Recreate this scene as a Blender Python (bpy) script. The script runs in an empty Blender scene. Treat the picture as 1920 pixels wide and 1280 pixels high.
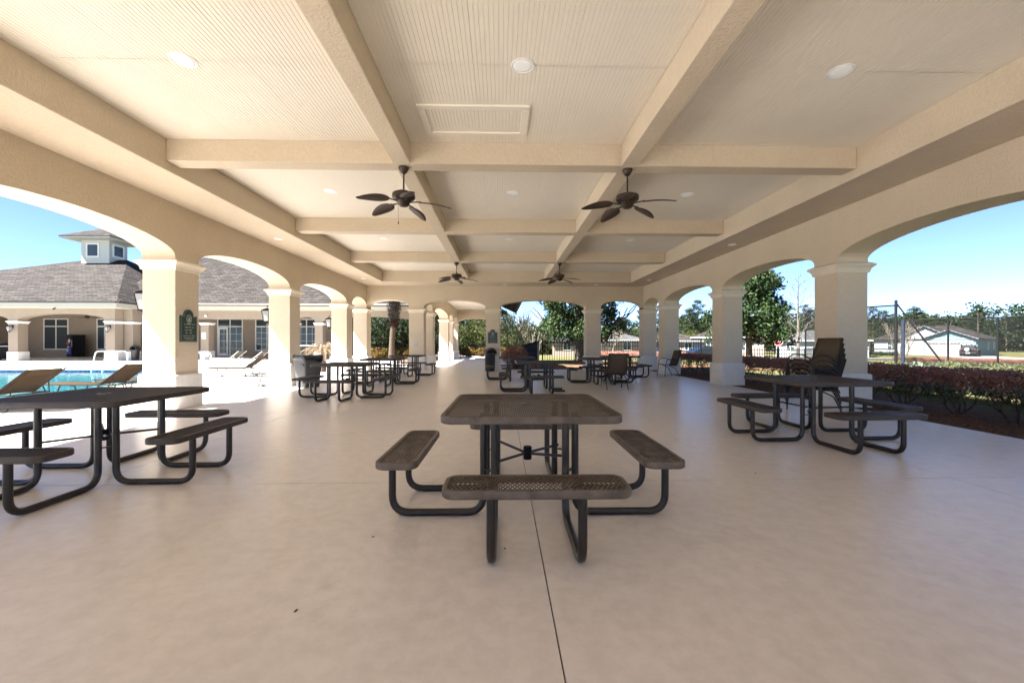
import bpy, bmesh, math, random
import numpy as np
from mathutils import Vector, Matrix

scene = bpy.context.scene
col = scene.collection
R = math.radians
PI = math.pi

# ------------------------------------------------------------------ camera
cam_data = bpy.data.cameras.new("camera")
cam = bpy.data.objects.new("camera", cam_data)
col.objects.link(cam)
cam.location = (0.0, 0.0, 1.24)
cam.rotation_euler = (R(90), 0.0, R(-1.47))
cam_data.sensor_width = 36.0
cam_data.lens = 14.625
cam_data.shift_y = 0.0016
cam_data.clip_start = 0.05
cam_data.clip_end = 1500.0
scene.camera = cam

# ------------------------------------------------------------------ light
SUN = Vector((-1.0, -0.38, 1.456)).normalized()
world = bpy.data.worlds.new("World")
scene.world = world
world.use_nodes = True
wn = world.node_tree.nodes
wl = world.node_tree.links
sky = wn.new("ShaderNodeTexSky")
sky.sky_type = 'NISHITA'
sky.sun_disc = False
sky.sun_elevation = math.asin(SUN.z)
sky.sun_rotation = math.atan2(SUN.x, SUN.y) % (2 * PI)
sky.altitude = 10.0
sky.air_density = 0.40
sky.dust_density = 0.0
sky.ozone_density = 3.0
bg = wn["Background"]
bg.inputs["Strength"].default_value = 0.052
wl.new(sky.outputs["Color"], bg.inputs["Color"])
sun_data = bpy.data.lights.new("sun", 'SUN')
sun_data.energy = 5.0
sun_data.angle = R(0.5)
sun_data.color = (1.0, 0.98, 0.955)
sun_ob = bpy.data.objects.new("sun", sun_data)
col.objects.link(sun_ob)
sun_ob.rotation_euler = SUN.to_track_quat('Z', 'Y').to_euler()
sun_ob.location = (-20, -10, 30)

vs = scene.view_settings
vs.view_transform = 'Standard'
vs.look = 'None'
vs.exposure = 3.0
vs.gamma = 1.0
vs.use_curve_mapping = False
scene.render.engine = 'CYCLES'
scene.cycles.max_bounces = 12
scene.cycles.diffuse_bounces = 7
scene.cycles.glossy_bounces = 4
scene.cycles.transmission_bounces = 4
scene.cycles.transparent_max_bounces = 12
scene.cycles.sample_clamp_indirect = 6.0
scene.cycles.use_denoising = True

# ------------------------------------------------------------------ materials
def new_mat(name):
    m = bpy.data.materials.new(name)
    m.use_nodes = True
    return m, m.node_tree.nodes, m.node_tree.links, m.node_tree.nodes["Principled BSDF"]

def mat(name, color, rough=0.6, metal=0.0, var=0.12, scale=6.0, bump=0.0, bscale=60.0,
        detail=4.0, color2=None, spec=0.5, coat=0.0, bdist=0.01, rvar=0.0, stretch=None, grain=0.0, gscale=30.0):
    m, n, l, p = new_mat(name)
    p.inputs["Roughness"].default_value = rough
    p.inputs["Metallic"].default_value = metal
    p.inputs["Specular IOR Level"].default_value = spec
    p.inputs["Coat Weight"].default_value = coat
    tc = n.new("ShaderNodeTexCoord")
    src = tc.outputs["Object"]
    if stretch:
        mp = n.new("ShaderNodeMapping")
        mp.inputs["Scale"].default_value = stretch
        l.new(src, mp.inputs["Vector"])
        src = mp.outputs["Vector"]
    nz = n.new("ShaderNodeTexNoise")
    nz.inputs["Scale"].default_value = scale
    nz.inputs["Detail"].default_value = detail
    nz.inputs["Roughness"].default_value = 0.6
    l.new(src, nz.inputs["Vector"])
    cr = n.new("ShaderNodeValToRGB")
    c = color
    if color2 is None:
        lo = [max(0.0, x * (1 - var)) for x in c]
        hi = [min(1.0, x * (1 + var)) for x in c]
    else:
        lo, hi = c, color2
    cr.color_ramp.elements[0].color = (*lo, 1)
    cr.color_ramp.elements[1].color = (*hi, 1)
    cr.color_ramp.elements[0].position = 0.3
    cr.color_ramp.elements[1].position = 0.7
    l.new(nz.outputs["Fac"], cr.inputs["Fac"])
    if grain:
        g2 = n.new("ShaderNodeTexNoise"); g2.inputs["Scale"].default_value = gscale
        g2.inputs["Detail"].default_value = 5.0; g2.inputs["Roughness"].default_value = 0.7
        l.new(src, g2.inputs["Vector"])
        gr_ = n.new("ShaderNodeMapRange")
        gr_.inputs["From Min"].default_value = 0.35; gr_.inputs["From Max"].default_value = 0.65
        gr_.inputs["To Min"].default_value = 1 - grain; gr_.inputs["To Max"].default_value = 1.0
        l.new(g2.outputs["Fac"], gr_.inputs["Value"])
        mg = n.new("ShaderNodeMix"); mg.data_type = 'RGBA'; mg.blend_type = 'MULTIPLY'
        mg.inputs["Factor"].default_value = 1.0
        l.new(cr.outputs["Color"], mg.inputs[6]); l.new(gr_.outputs["Result"], mg.inputs[7])
        l.new(mg.outputs[2], p.inputs["Base Color"])
    else:
        l.new(cr.outputs["Color"], p.inputs["Base Color"])
    if rvar:
        mr = n.new("ShaderNodeMapRange")
        mr.inputs["From Min"].default_value = 0.3
        mr.inputs["From Max"].default_value = 0.7
        mr.inputs["To Min"].default_value = max(0.02, rough - rvar)
        mr.inputs["To Max"].default_value = min(1.0, rough + rvar)
        l.new(nz.outputs["Fac"], mr.inputs["Value"])
        l.new(mr.outputs["Result"], p.inputs["Roughness"])
    if bump:
        b = n.new("ShaderNodeBump")
        b.inputs["Strength"].default_value = bump
        b.inputs["Distance"].default_value = bdist
        n2 = n.new("ShaderNodeTexNoise")
        n2.inputs["Scale"].default_value = bscale
        n2.inputs["Detail"].default_value = 3.0
        l.new(src, n2.inputs["Vector"])
        l.new(n2.outputs["Fac"], b.inputs["Height"])
        l.new(b.outputs["Normal"], p.inputs["Normal"])
    return m

def leaf_mat(name, cols, rough=0.45, trans=0.25, spec=0.15):
    """per-leaf colour from a ramp over the island's random number"""
    m, n, l, p = new_mat(name)
    p.inputs["Roughness"].default_value = rough
    p.inputs["Specular IOR Level"].default_value = spec
    g = n.new("ShaderNodeNewGeometry")
    cr = n.new("ShaderNodeValToRGB")
    cr.color_ramp.interpolation = 'LINEAR'
    e = cr.color_ramp.elements
    e[0].color = (*cols[0], 1)
    e[1].color = (*cols[-1], 1)
    for i, c in enumerate(cols[1:-1]):
        k = e.new((i + 1) / (len(cols) - 1))
        k.color = (*c, 1)
    l.new(g.outputs["Random Per Island"], cr.inputs["Fac"])
    l.new(cr.outputs["Color"], p.inputs["Base Color"])
    if trans:
        t = n.new("ShaderNodeBsdfTranslucent")
        mx = n.new("ShaderNodeMixShader")
        mx.inputs["Fac"].default_value = trans
        l.new(cr.outputs["Color"], t.inputs["Color"])
        l.new(p.outputs["BSDF"], mx.inputs[1])
        l.new(t.outputs["BSDF"], mx.inputs[2])
        l.new(mx.outputs["Shader"], n["Material Output"].inputs["Surface"])
    return m

def floor_mat(name, a, b, rough, rv, stain=0.5, bmp=0.12):
    """painted / sealed concrete: broad mottling, fine grain, uneven gloss"""
    m, n, l, p = new_mat(name)
    tc = n.new("ShaderNodeTexCoord")
    big = n.new("ShaderNodeTexNoise"); big.inputs["Scale"].default_value = 0.55
    big.inputs["Detail"].default_value = 7.0; big.inputs["Roughness"].default_value = 0.62
    big.inputs["Distortion"].default_value = 0.6
    fine = n.new("ShaderNodeTexNoise"); fine.inputs["Scale"].default_value = 9.0
    fine.inputs["Detail"].default_value = 8.0; fine.inputs["Roughness"].default_value = 0.7
    sp = n.new("ShaderNodeTexVoronoi"); sp.inputs["Scale"].default_value = 2.3
    for q in (big, fine, sp):
        l.new(tc.outputs["Object"], q.inputs["Vector"])
    cr = n.new("ShaderNodeValToRGB")
    cr.color_ramp.elements[0].color = (*a, 1); cr.color_ramp.elements[0].position = 0.32
    cr.color_ramp.elements[1].color = (*b, 1); cr.color_ramp.elements[1].position = 0.68
    l.new(big.outputs["Fac"], cr.inputs["Fac"])
    mx = n.new("ShaderNodeMix"); mx.data_type = 'RGBA'; mx.blend_type = 'MULTIPLY'
    mx.inputs["Factor"].default_value = stain
    fr = n.new("ShaderNodeValToRGB")
    fr.color_ramp.elements[0].color = (0.74, 0.72, 0.70, 1); fr.color_ramp.elements[0].position = 0.36
    fr.color_ramp.elements[1].color = (1, 1, 1, 1); fr.color_ramp.elements[1].position = 0.6
    l.new(fine.outputs["Fac"], fr.inputs["Fac"])
    l.new(cr.outputs["Color"], mx.inputs[6]); l.new(fr.outputs["Color"], mx.inputs[7])
    dots = n.new("ShaderNodeMapRange")                      # sparse small dark specks
    dots.inputs["From Min"].default_value = 0.012; dots.inputs["From Max"].default_value = 0.02
    dots.inputs["To Min"].default_value = 0.62; dots.inputs["To Max"].default_value = 1.0
    l.new(sp.outputs["Distance"], dots.inputs["Value"])
    m2 = n.new("ShaderNodeMix"); m2.data_type = 'RGBA'; m2.blend_type = 'MULTIPLY'
    m2.inputs["Factor"].default_value = 1.0
    l.new(mx.outputs[2], m2.inputs[6]); l.new(dots.outputs["Result"], m2.inputs[7])
    st = n.new("ShaderNodeTexNoise"); st.inputs["Scale"].default_value = 1.15      # old spill marks and scuffs
    st.inputs["Detail"].default_value = 9.0; st.inputs["Roughness"].default_value = 0.68; st.inputs["Distortion"].default_value = 1.2
    l.new(tc.outputs["Object"], st.inputs["Vector"])
    sm = n.new("ShaderNodeMapRange"); sm.inputs["From Min"].default_value = 0.57; sm.inputs["From Max"].default_value = 0.66
    sm.inputs["To Min"].default_value = 1.0; sm.inputs["To Max"].default_value = 0.90
    l.new(st.outputs["Fac"], sm.inputs["Value"])
    m3 = n.new("ShaderNodeMix"); m3.data_type = 'RGBA'; m3.blend_type = 'MULTIPLY'; m3.inputs["Factor"].default_value = 1.0
    l.new(m2.outputs[2], m3.inputs[6]); l.new(sm.outputs["Result"], m3.inputs[7])
    l.new(m3.outputs[2], p.inputs["Base Color"])
    mr = n.new("ShaderNodeMapRange")
    mr.inputs["From Min"].default_value = 0.3; mr.inputs["From Max"].default_value = 0.7
    mr.inputs["To Min"].default_value = rough - rv; mr.inputs["To Max"].default_value = rough + rv
    l.new(big.outputs["Fac"], mr.inputs["Value"])
    l.new(mr.outputs["Result"], p.inputs["Roughness"])
    bp = n.new("ShaderNodeBump"); bp.inputs["Strength"].default_value = 0.052
    bp.inputs["Distance"].default_value = 0.01
    l.new(fine.outputs["Fac"], bp.inputs["Height"])
    l.new(bp.outputs["Normal"], p.inputs["Normal"])
    return m

def shingle_mat(name, a, b):
    """roof shingles seen from far: courses along z, broken tabs"""
    m, n, l, p = new_mat(name)
    p.inputs["Roughness"].default_value = 0.9
    p.inputs["Specular IOR Level"].default_value = 0.1
    tc = n.new("ShaderNodeTexCoord")
    sx = n.new("ShaderNodeSeparateXYZ"); l.new(tc.outputs["Object"], sx.inputs[0])
    add = n.new("ShaderNodeMath"); add.operation = 'ADD'
    l.new(sx.outputs["X"], add.inputs[0]); l.new(sx.outputs["Y"], add.inputs[1])
    cx = n.new("ShaderNodeCombineXYZ")
    l.new(add.outputs[0], cx.inputs["X"]); l.new(sx.outputs["Z"], cx.inputs["Y"])
    br = n.new("ShaderNodeTexBrick")
    br.inputs["Scale"].default_value = 1.0
    br.inputs["Brick Width"].default_value = 0.62
    br.inputs["Row Height"].default_value = 0.15
    br.inputs["Mortar Size"].default_value = 0.022
    br.inputs["Color1"].default_value = (*a, 1)
    br.inputs["Color2"].default_value = (*b, 1)
    br.inputs["Mortar"].default_value = (a[0] * .4, a[1] * .4, a[2] * .4, 1)
    l.new(cx.outputs[0], br.inputs["Vector"])
    nz = n.new("ShaderNodeTexNoise"); nz.inputs["Scale"].default_value = 2.5
    nz.inputs["Detail"].default_value = 6.0
    l.new(tc.outputs["Object"], nz.inputs["Vector"])
    cr = n.new("ShaderNodeValToRGB")
    cr.color_ramp.elements[0].color = (0.72, 0.72, 0.72, 1); cr.color_ramp.elements[0].position = 0.35
    cr.color_ramp.elements[1].color = (1.15, 1.12, 1.1, 1); cr.color_ramp.elements[1].position = 0.65
    l.new(nz.outputs["Fac"], cr.inputs["Fac"])
    mx = n.new("ShaderNodeMix"); mx.data_type = 'RGBA'; mx.blend_type = 'MULTIPLY'
    mx.inputs["Factor"].default_value = 1.0
    l.new(br.outputs["Color"], mx.inputs[6]); l.new(cr.outputs["Color"], mx.inputs[7])
    l.new(mx.outputs[2], p.inputs["Base Color"])
    return m

def water_mat(name):
    m, n, l, p = new_mat(name)
    n.remove(p)
    tr = n.new("ShaderNodeBsdfTransparent"); tr.inputs["Color"].default_value = (0.45, 0.86, 0.93, 1)
    gl = n.new("ShaderNodeBsdfGlossy"); gl.inputs["Roughness"].default_value = 0.03
    fr = n.new("ShaderNodeFresnel"); fr.inputs["IOR"].default_value = 1.33
    tc = n.new("ShaderNodeTexCoord")
    nz = n.new("ShaderNodeTexNoise"); nz.inputs["Scale"].default_value = 3.0
    nz.inputs["Detail"].default_value = 3.0
    l.new(tc.outputs["Object"], nz.inputs["Vector"])
    bp = n.new("ShaderNodeBump"); bp.inputs["Strength"].default_value = 0.25
    bp.inputs["Distance"].default_value = 0.05
    l.new(nz.outputs["Fac"], bp.inputs["Height"])
    l.new(bp.outputs["Normal"], gl.inputs["Normal"]); l.new(bp.outputs["Normal"], fr.inputs["Normal"])
    mx = n.new("ShaderNodeMixShader")
    l.new(fr.outputs[0], mx.inputs[0]); l.new(tr.outputs[0], mx.inputs[1]); l.new(gl.outputs[0], mx.inputs[2])
    l.new(mx.outputs[0], n["Material Output"].inputs["Surface"])
    return m

def glass_mat(name, tint=(0.05, 0.06, 0.065)):
    m, n, l, p = new_mat(name)
    p.inputs["Base Color"].default_value = (*tint, 1)
    p.inputs["Roughness"].default_value = 0.04
    p.inputs["Specular IOR Level"].default_value = 0.3
    tc = n.new("ShaderNodeTexCoord")
    nz = n.new("ShaderNodeTexNoise"); nz.inputs["Scale"].default_value = 1.2
    l.new(tc.outputs["Object"], nz.inputs["Vector"])
    bp = n.new("ShaderNodeBump"); bp.inputs["Strength"].default_value = 0.05
    l.new(nz.outputs["Fac"], bp.inputs["Height"]); l.new(bp.outputs["Normal"], p.inputs["Normal"])
    return m

M = {}
M['stucco'] = mat('stucco', (0.615, 0.515, 0.388), 0.85, var=0.06, scale=0.9, detail=9, bump=0.7, bscale=38, bdist=0.012, grain=0.10, gscale=26)
M['ceil'] = mat('ceiling_paint', (0.80, 0.74, 0.635), 0.55, var=0.03, scale=1.2)
M['white'] = mat('white_stucco', (0.74, 0.72, 0.68), 0.8, var=0.06, scale=2.2, detail=8, bump=0.5, bscale=45, bdist=0.008, grain=0.10, gscale=14)
M['cap'] = mat('capital_stucco', (0.70, 0.62, 0.50), 0.8, var=0.05, scale=3, bump=0.15, bscale=60, bdist=0.004)
M['floor'] = floor_mat('painted_concrete', (0.60, 0.550, 0.500), (0.665, 0.612, 0.560), 0.315, 0.025, 0.45, 0.05)
M['joint'] = mat('joint_dark', (0.06, 0.05, 0.045), 0.9)
M['deck'] = floor_mat('pool_deck_concrete', (0.45, 0.42, 0.385), (0.53, 0.50, 0.46), 0.75, 0.1, 0.35)
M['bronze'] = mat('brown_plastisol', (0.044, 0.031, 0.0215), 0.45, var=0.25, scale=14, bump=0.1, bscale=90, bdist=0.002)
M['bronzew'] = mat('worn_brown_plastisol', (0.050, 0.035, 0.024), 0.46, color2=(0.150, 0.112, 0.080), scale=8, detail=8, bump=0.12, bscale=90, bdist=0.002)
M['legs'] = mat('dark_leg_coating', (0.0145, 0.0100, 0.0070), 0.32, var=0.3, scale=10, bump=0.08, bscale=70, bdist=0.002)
M['steel'] = mat('galvanised_steel', (0.42, 0.42, 0.42), 0.4, 0.9)
M['fan'] = mat('fan_bronze', (0.042, 0.027, 0.019), 0.45, 0.3, var=0.3, scale=20)
M['blade'] = mat('woven_blade', (0.058, 0.036, 0.026), 0.6, var=0.6, scale=70, detail=2, bump=0.5, bscale=90, bdist=0.004)
M['light'] = mat('light_white', (0.82, 0.82, 0.80), 0.35, var=0.02)
M['lamp'] = mat('lamp_diffuser', (0.85, 0.85, 0.83), 0.4, var=0.02)
_p = M['lamp'].node_tree.nodes['Principled BSDF']
_p.inputs['Emission Color'].default_value = (1.0, 0.97, 0.92, 1); _p.inputs['Emission Strength'].default_value = 0.014
M['sling'] = mat('sling_fabric', (0.040, 0.0245, 0.0135), 0.85, var=0.2, scale=160, bump=0.3, bscale=300, bdist=0.001)
M['sling2'] = mat('dark_sling_fabric', (0.095, 0.068, 0.045), 0.85, var=0.2, scale=160, bump=0.3, bscale=300, bdist=0.001)
M['slingl'] = mat('pale_sling_fabric', (0.10, 0.085, 0.068), 0.85, var=0.1, scale=160)
M['tube'] = mat('brown_frame_paint', (0.014, 0.0095, 0.0065), 0.4, var=0.15, scale=12)
M['tubed'] = mat('dark_frame_paint', (0.030, 0.023, 0.018), 0.4, var=0.15, scale=12)
M['tubew'] = mat('white_frame_paint', (0.72, 0.70, 0.66), 0.4, var=0.05)
M['black'] = mat('black_metal', (0.008, 0.008, 0.009), 0.7, var=0.2, scale=10, spec=0.15)
M['blackbag'] = mat('black_bag', (0.010, 0.010, 0.011), 0.3, var=0.3, scale=12, bump=0.8, bscale=14, bdist=0.03)
M['greybin'] = mat('grey_plastic', (0.075, 0.076, 0.076), 0.5, var=0.06, scale=5)
M['darkbin'] = mat('dark_plastic', (0.022, 0.020, 0.022), 0.4, var=0.2, scale=5)
M['green'] = mat('sign_green', (0.012, 0.035, 0.022), 0.35, var=0.25, scale=12)
M['signtx'] = mat('sign_lettering', (0.38, 0.40, 0.36), 0.5, var=0.25, scale=40)
M['glass'] = glass_mat('window_glass')
M['frost'] = mat('frosted_glass', (0.28, 0.29, 0.29), 0.3, var=0.05)
M['roof'] = shingle_mat('roof_shingles', (0.0290, 0.0250, 0.0225), (0.0580, 0.0500, 0.0455))
M['roofg'] = shingle_mat('grey_roof_shingles', (0.06, 0.059, 0.058), (0.09, 0.088, 0.085))
M['gutter'] = mat('dark_gutter', (0.035, 0.033, 0.035), 0.5)
M['fascia'] = mat('cream_fascia', (0.40, 0.375, 0.31), 0.6, var=0.03)
M['club'] = mat('clubhouse_stucco', (0.27, 0.22, 0.17), 0.85, var=0.05, scale=1.5)
M['trim'] = mat('window_trim', (0.70, 0.68, 0.62), 0.5, var=0.03)
M['water'] = water_mat('pool_water')
M['plaster'] = mat('pool_plaster', (0.20, 0.36, 0.37), 0.7, var=0.05, scale=1)
M['cupola'] = mat('cupola_cream', (0.46, 0.44, 0.375), 0.6, var=0.03)
M['tile'] = mat('pool_tile', (0.06, 0.10, 0.20), 0.25, var=0.7, scale=14, detail=1)
M['coping'] = mat('pool_coping', (0.62, 0.58, 0.52), 0.8, var=0.06)
M['lane'] = mat('lane_tile', (0.05, 0.16, 0.20), 0.5)
M['mulch'] = mat('mulch', (0.085, 0.042, 0.024), 0.95, color2=(0.22, 0.125, 0.075), scale=22, bump=1.0, bscale=30, bdist=0.05)
M['chip'] = leaf_mat('bark_chip', [(0.08, 0.038, 0.022), (0.17, 0.085, 0.05), (0.26, 0.16, 0.10), (0.11, 0.05, 0.03)], 0.9, 0)
M['grass'] = mat('dormant_grass', (0.055, 0.064, 0.020), 0.95, color2=(0.145, 0.128, 0.058), scale=0.9, detail=9, bump=0.8, bscale=25, bdist=0.05)
M['asphalt'] = mat('asphalt', (0.055, 0.055, 0.056), 0.9, var=0.2, scale=30)
M['drive'] = mat('driveway_concrete', (0.30, 0.28, 0.26), 0.85, var=0.06, scale=2)
M['bark'] = mat('bark', (0.055, 0.042, 0.032), 0.95, color2=(0.13, 0.105, 0.085), scale=12, bump=0.8, bscale=25, bdist=0.03, stretch=(1, 1, 0.25))
M['barkg'] = mat('grey_bark', (0.08, 0.07, 0.06), 0.95, color2=(0.14, 0.125, 0.105), scale=9)
M['palmbark'] = mat('palm_bark', (0.06, 0.042, 0.030), 0.95, color2=(0.115, 0.085, 0.065), scale=10, bump=0.8, bscale=18, bdist=0.03, stretch=(1, 1, 3))
M['boot'] = leaf_mat('palm_boot', [(0.0240, 0.0208, 0.0176), (0.0520, 0.0440, 0.0368), (0.0960, 0.0840, 0.0720), (0.0320, 0.0240, 0.0176)], 0.9, 0)
M['bootr'] = leaf_mat('palm_boot_red', [(0.022, 0.011, 0.008), (0.05, 0.024, 0.015), (0.03, 0.018, 0.012)], 0.9, 0)
M['magnolia'] = leaf_mat('magnolia_leaf', [(0.0089, 0.0224, 0.0089), (0.0163, 0.0372, 0.0119), (0.0335, 0.0633, 0.0149), (0.0119, 0.0267, 0.0111), (0.0633, 0.0855, 0.0224), (0.0224, 0.0410, 0.0149)], 0.62, 0.15, 0.2)
M['pine'] = leaf_mat('pine_needles', [(0.0106, 0.0202, 0.0079), (0.0176, 0.0308, 0.0114), (0.0264, 0.0396, 0.0150), (0.0132, 0.0229, 0.0097)], 0.6, 0.2)
M['oak'] = leaf_mat('spring_leaves', [(0.0330, 0.0523, 0.0121), (0.0605, 0.0715, 0.0193), (0.0825, 0.0880, 0.0275), (0.0413, 0.0605, 0.0165)], 0.55, 0.3)
M['greenleaf'] = leaf_mat('mid_green_leaves', [(0.0106, 0.0250, 0.0077), (0.0216, 0.0408, 0.0115), (0.0336, 0.0528, 0.0144), (0.0144, 0.0288, 0.0096)], 0.5, 0.25)
M['loro'] = leaf_mat('burgundy_leaves', [(0.2275, 0.0875, 0.0788), (0.3500, 0.1225, 0.1225), (0.1925, 0.1750, 0.0788), (0.4550, 0.1575, 0.1663), (0.2975, 0.2100, 0.1225), (0.2625, 0.0963, 0.0875)], 0.5, 0.3)
M['loro2'] = leaf_mat('olive_under_leaves', [(0.0630, 0.0720, 0.0288), (0.1260, 0.0900, 0.0432), (0.1080, 0.0396, 0.0360)], 0.55, 0.3)
M['varieg'] = leaf_mat('variegated_leaves', [(0.0360, 0.0510, 0.0120), (0.0780, 0.0900, 0.0270), (0.1260, 0.1260, 0.0660), (0.0480, 0.0600, 0.0240), (0.1020, 0.1080, 0.0780)], 0.5, 0.3)
M['silver'] = leaf_mat('silvery_leaves', [(0.0780, 0.1170, 0.0702), (0.1716, 0.2106, 0.1482), (0.2964, 0.3276, 0.2808), (0.1092, 0.1404, 0.0780)], 0.5, 0.3)
M['croton'] = leaf_mat('croton_leaves', [(0.1400, 0.0450, 0.0100), (0.1800, 0.1100, 0.0250), (0.0500, 0.0750, 0.0150), (0.1000, 0.0250, 0.0100), (0.1500, 0.1300, 0.0400)], 0.5, 0.3)
M['dry'] = leaf_mat('dry_fronds', [(0.1800, 0.1320, 0.0780), (0.2520, 0.1980, 0.1320), (0.1320, 0.0840, 0.0480)], 0.8, 0.2)
M['twig'] = mat('pale_twigs', (0.13, 0.105, 0.08), 0.9, color2=(0.20, 0.175, 0.14), scale=5)
M['stem'] = mat('shrub_stem', (0.045, 0.030, 0.022), 0.9, color2=(0.10, 0.07, 0.05), scale=12)
M['bluew'] = mat('pale_blue_siding', (0.15, 0.24, 0.265), 0.7, var=0.04)
M['whitew'] = mat('white_siding', (0.30, 0.315, 0.32), 0.6, var=0.03)
M['garage'] = mat('garage_door_paint', (0.27, 0.25, 0.24), 0.5, var=0.03)
M['orange'] = mat('orange_door', (0.55, 0.22, 0.08), 0.5)
M['tanw'] = mat('tan_siding', (0.26, 0.21, 0.165), 0.8, var=0.04)
M['carblk'] = mat('black_car_paint', (0.010, 0.010, 0.012), 0.2, var=0.1, coat=0.6)
M['carblu'] = mat('blue_car_paint', (0.006, 0.014, 0.03), 0.3, var=0.1, coat=0.6)
M['tyre'] = mat('rubber', (0.015, 0.015, 0.015), 0.8)
M['chrome'] = mat('rim_metal', (0.55, 0.55, 0.56), 0.3, 0.8)
M['red'] = mat('sign_red', (0.45, 0.02, 0.025), 0.45, var=0.08)
M['tail'] = mat('tail_lamp_red', (0.09, 0.004, 0.004), 0.4)
M['vred'] = mat('vending_red', (0.45, 0.04, 0.03), 0.3)
M['vblue'] = mat('vending_blue', (0.03, 0.06, 0.30), 0.3)
M['navy'] = mat('navy_metal', (0.020, 0.026, 0.040), 0.45, var=0.2)
M['orchip'] = mat('copper_can', (0.45, 0.15, 0.08), 0.5)
M['gravel'] = mat('white_gravel', (0.26, 0.255, 0.25), 0.95, color2=(0.42, 0.41, 0.40), scale=25, bump=0.8, bscale=40, bdist=0.03)

for _k, _s in (('sling', .08), ('slingl', .08), ('tube', .2), ('grass', .05), ('mulch', .05), ('bark', .1), ('barkg', .1), ('palmbark', .1),
               ('club', .1), ('fascia', .2), ('greybin', .15), ('navy', .12), ('whitew', .1), ('bluew', .1), ('garage', .15), ('twig', .1),
               ('gutter', .15), ('bronze', .35), ('bronzew', .35), ('sling2', .15), ('tubed', .3), ('frost', .2), ('plaster', .1), ('drive', .1), ('asphalt', .1)):
    M[_k].node_tree.nodes['Principled BSDF'].inputs['Specular IOR Level'].default_value = _s
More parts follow.
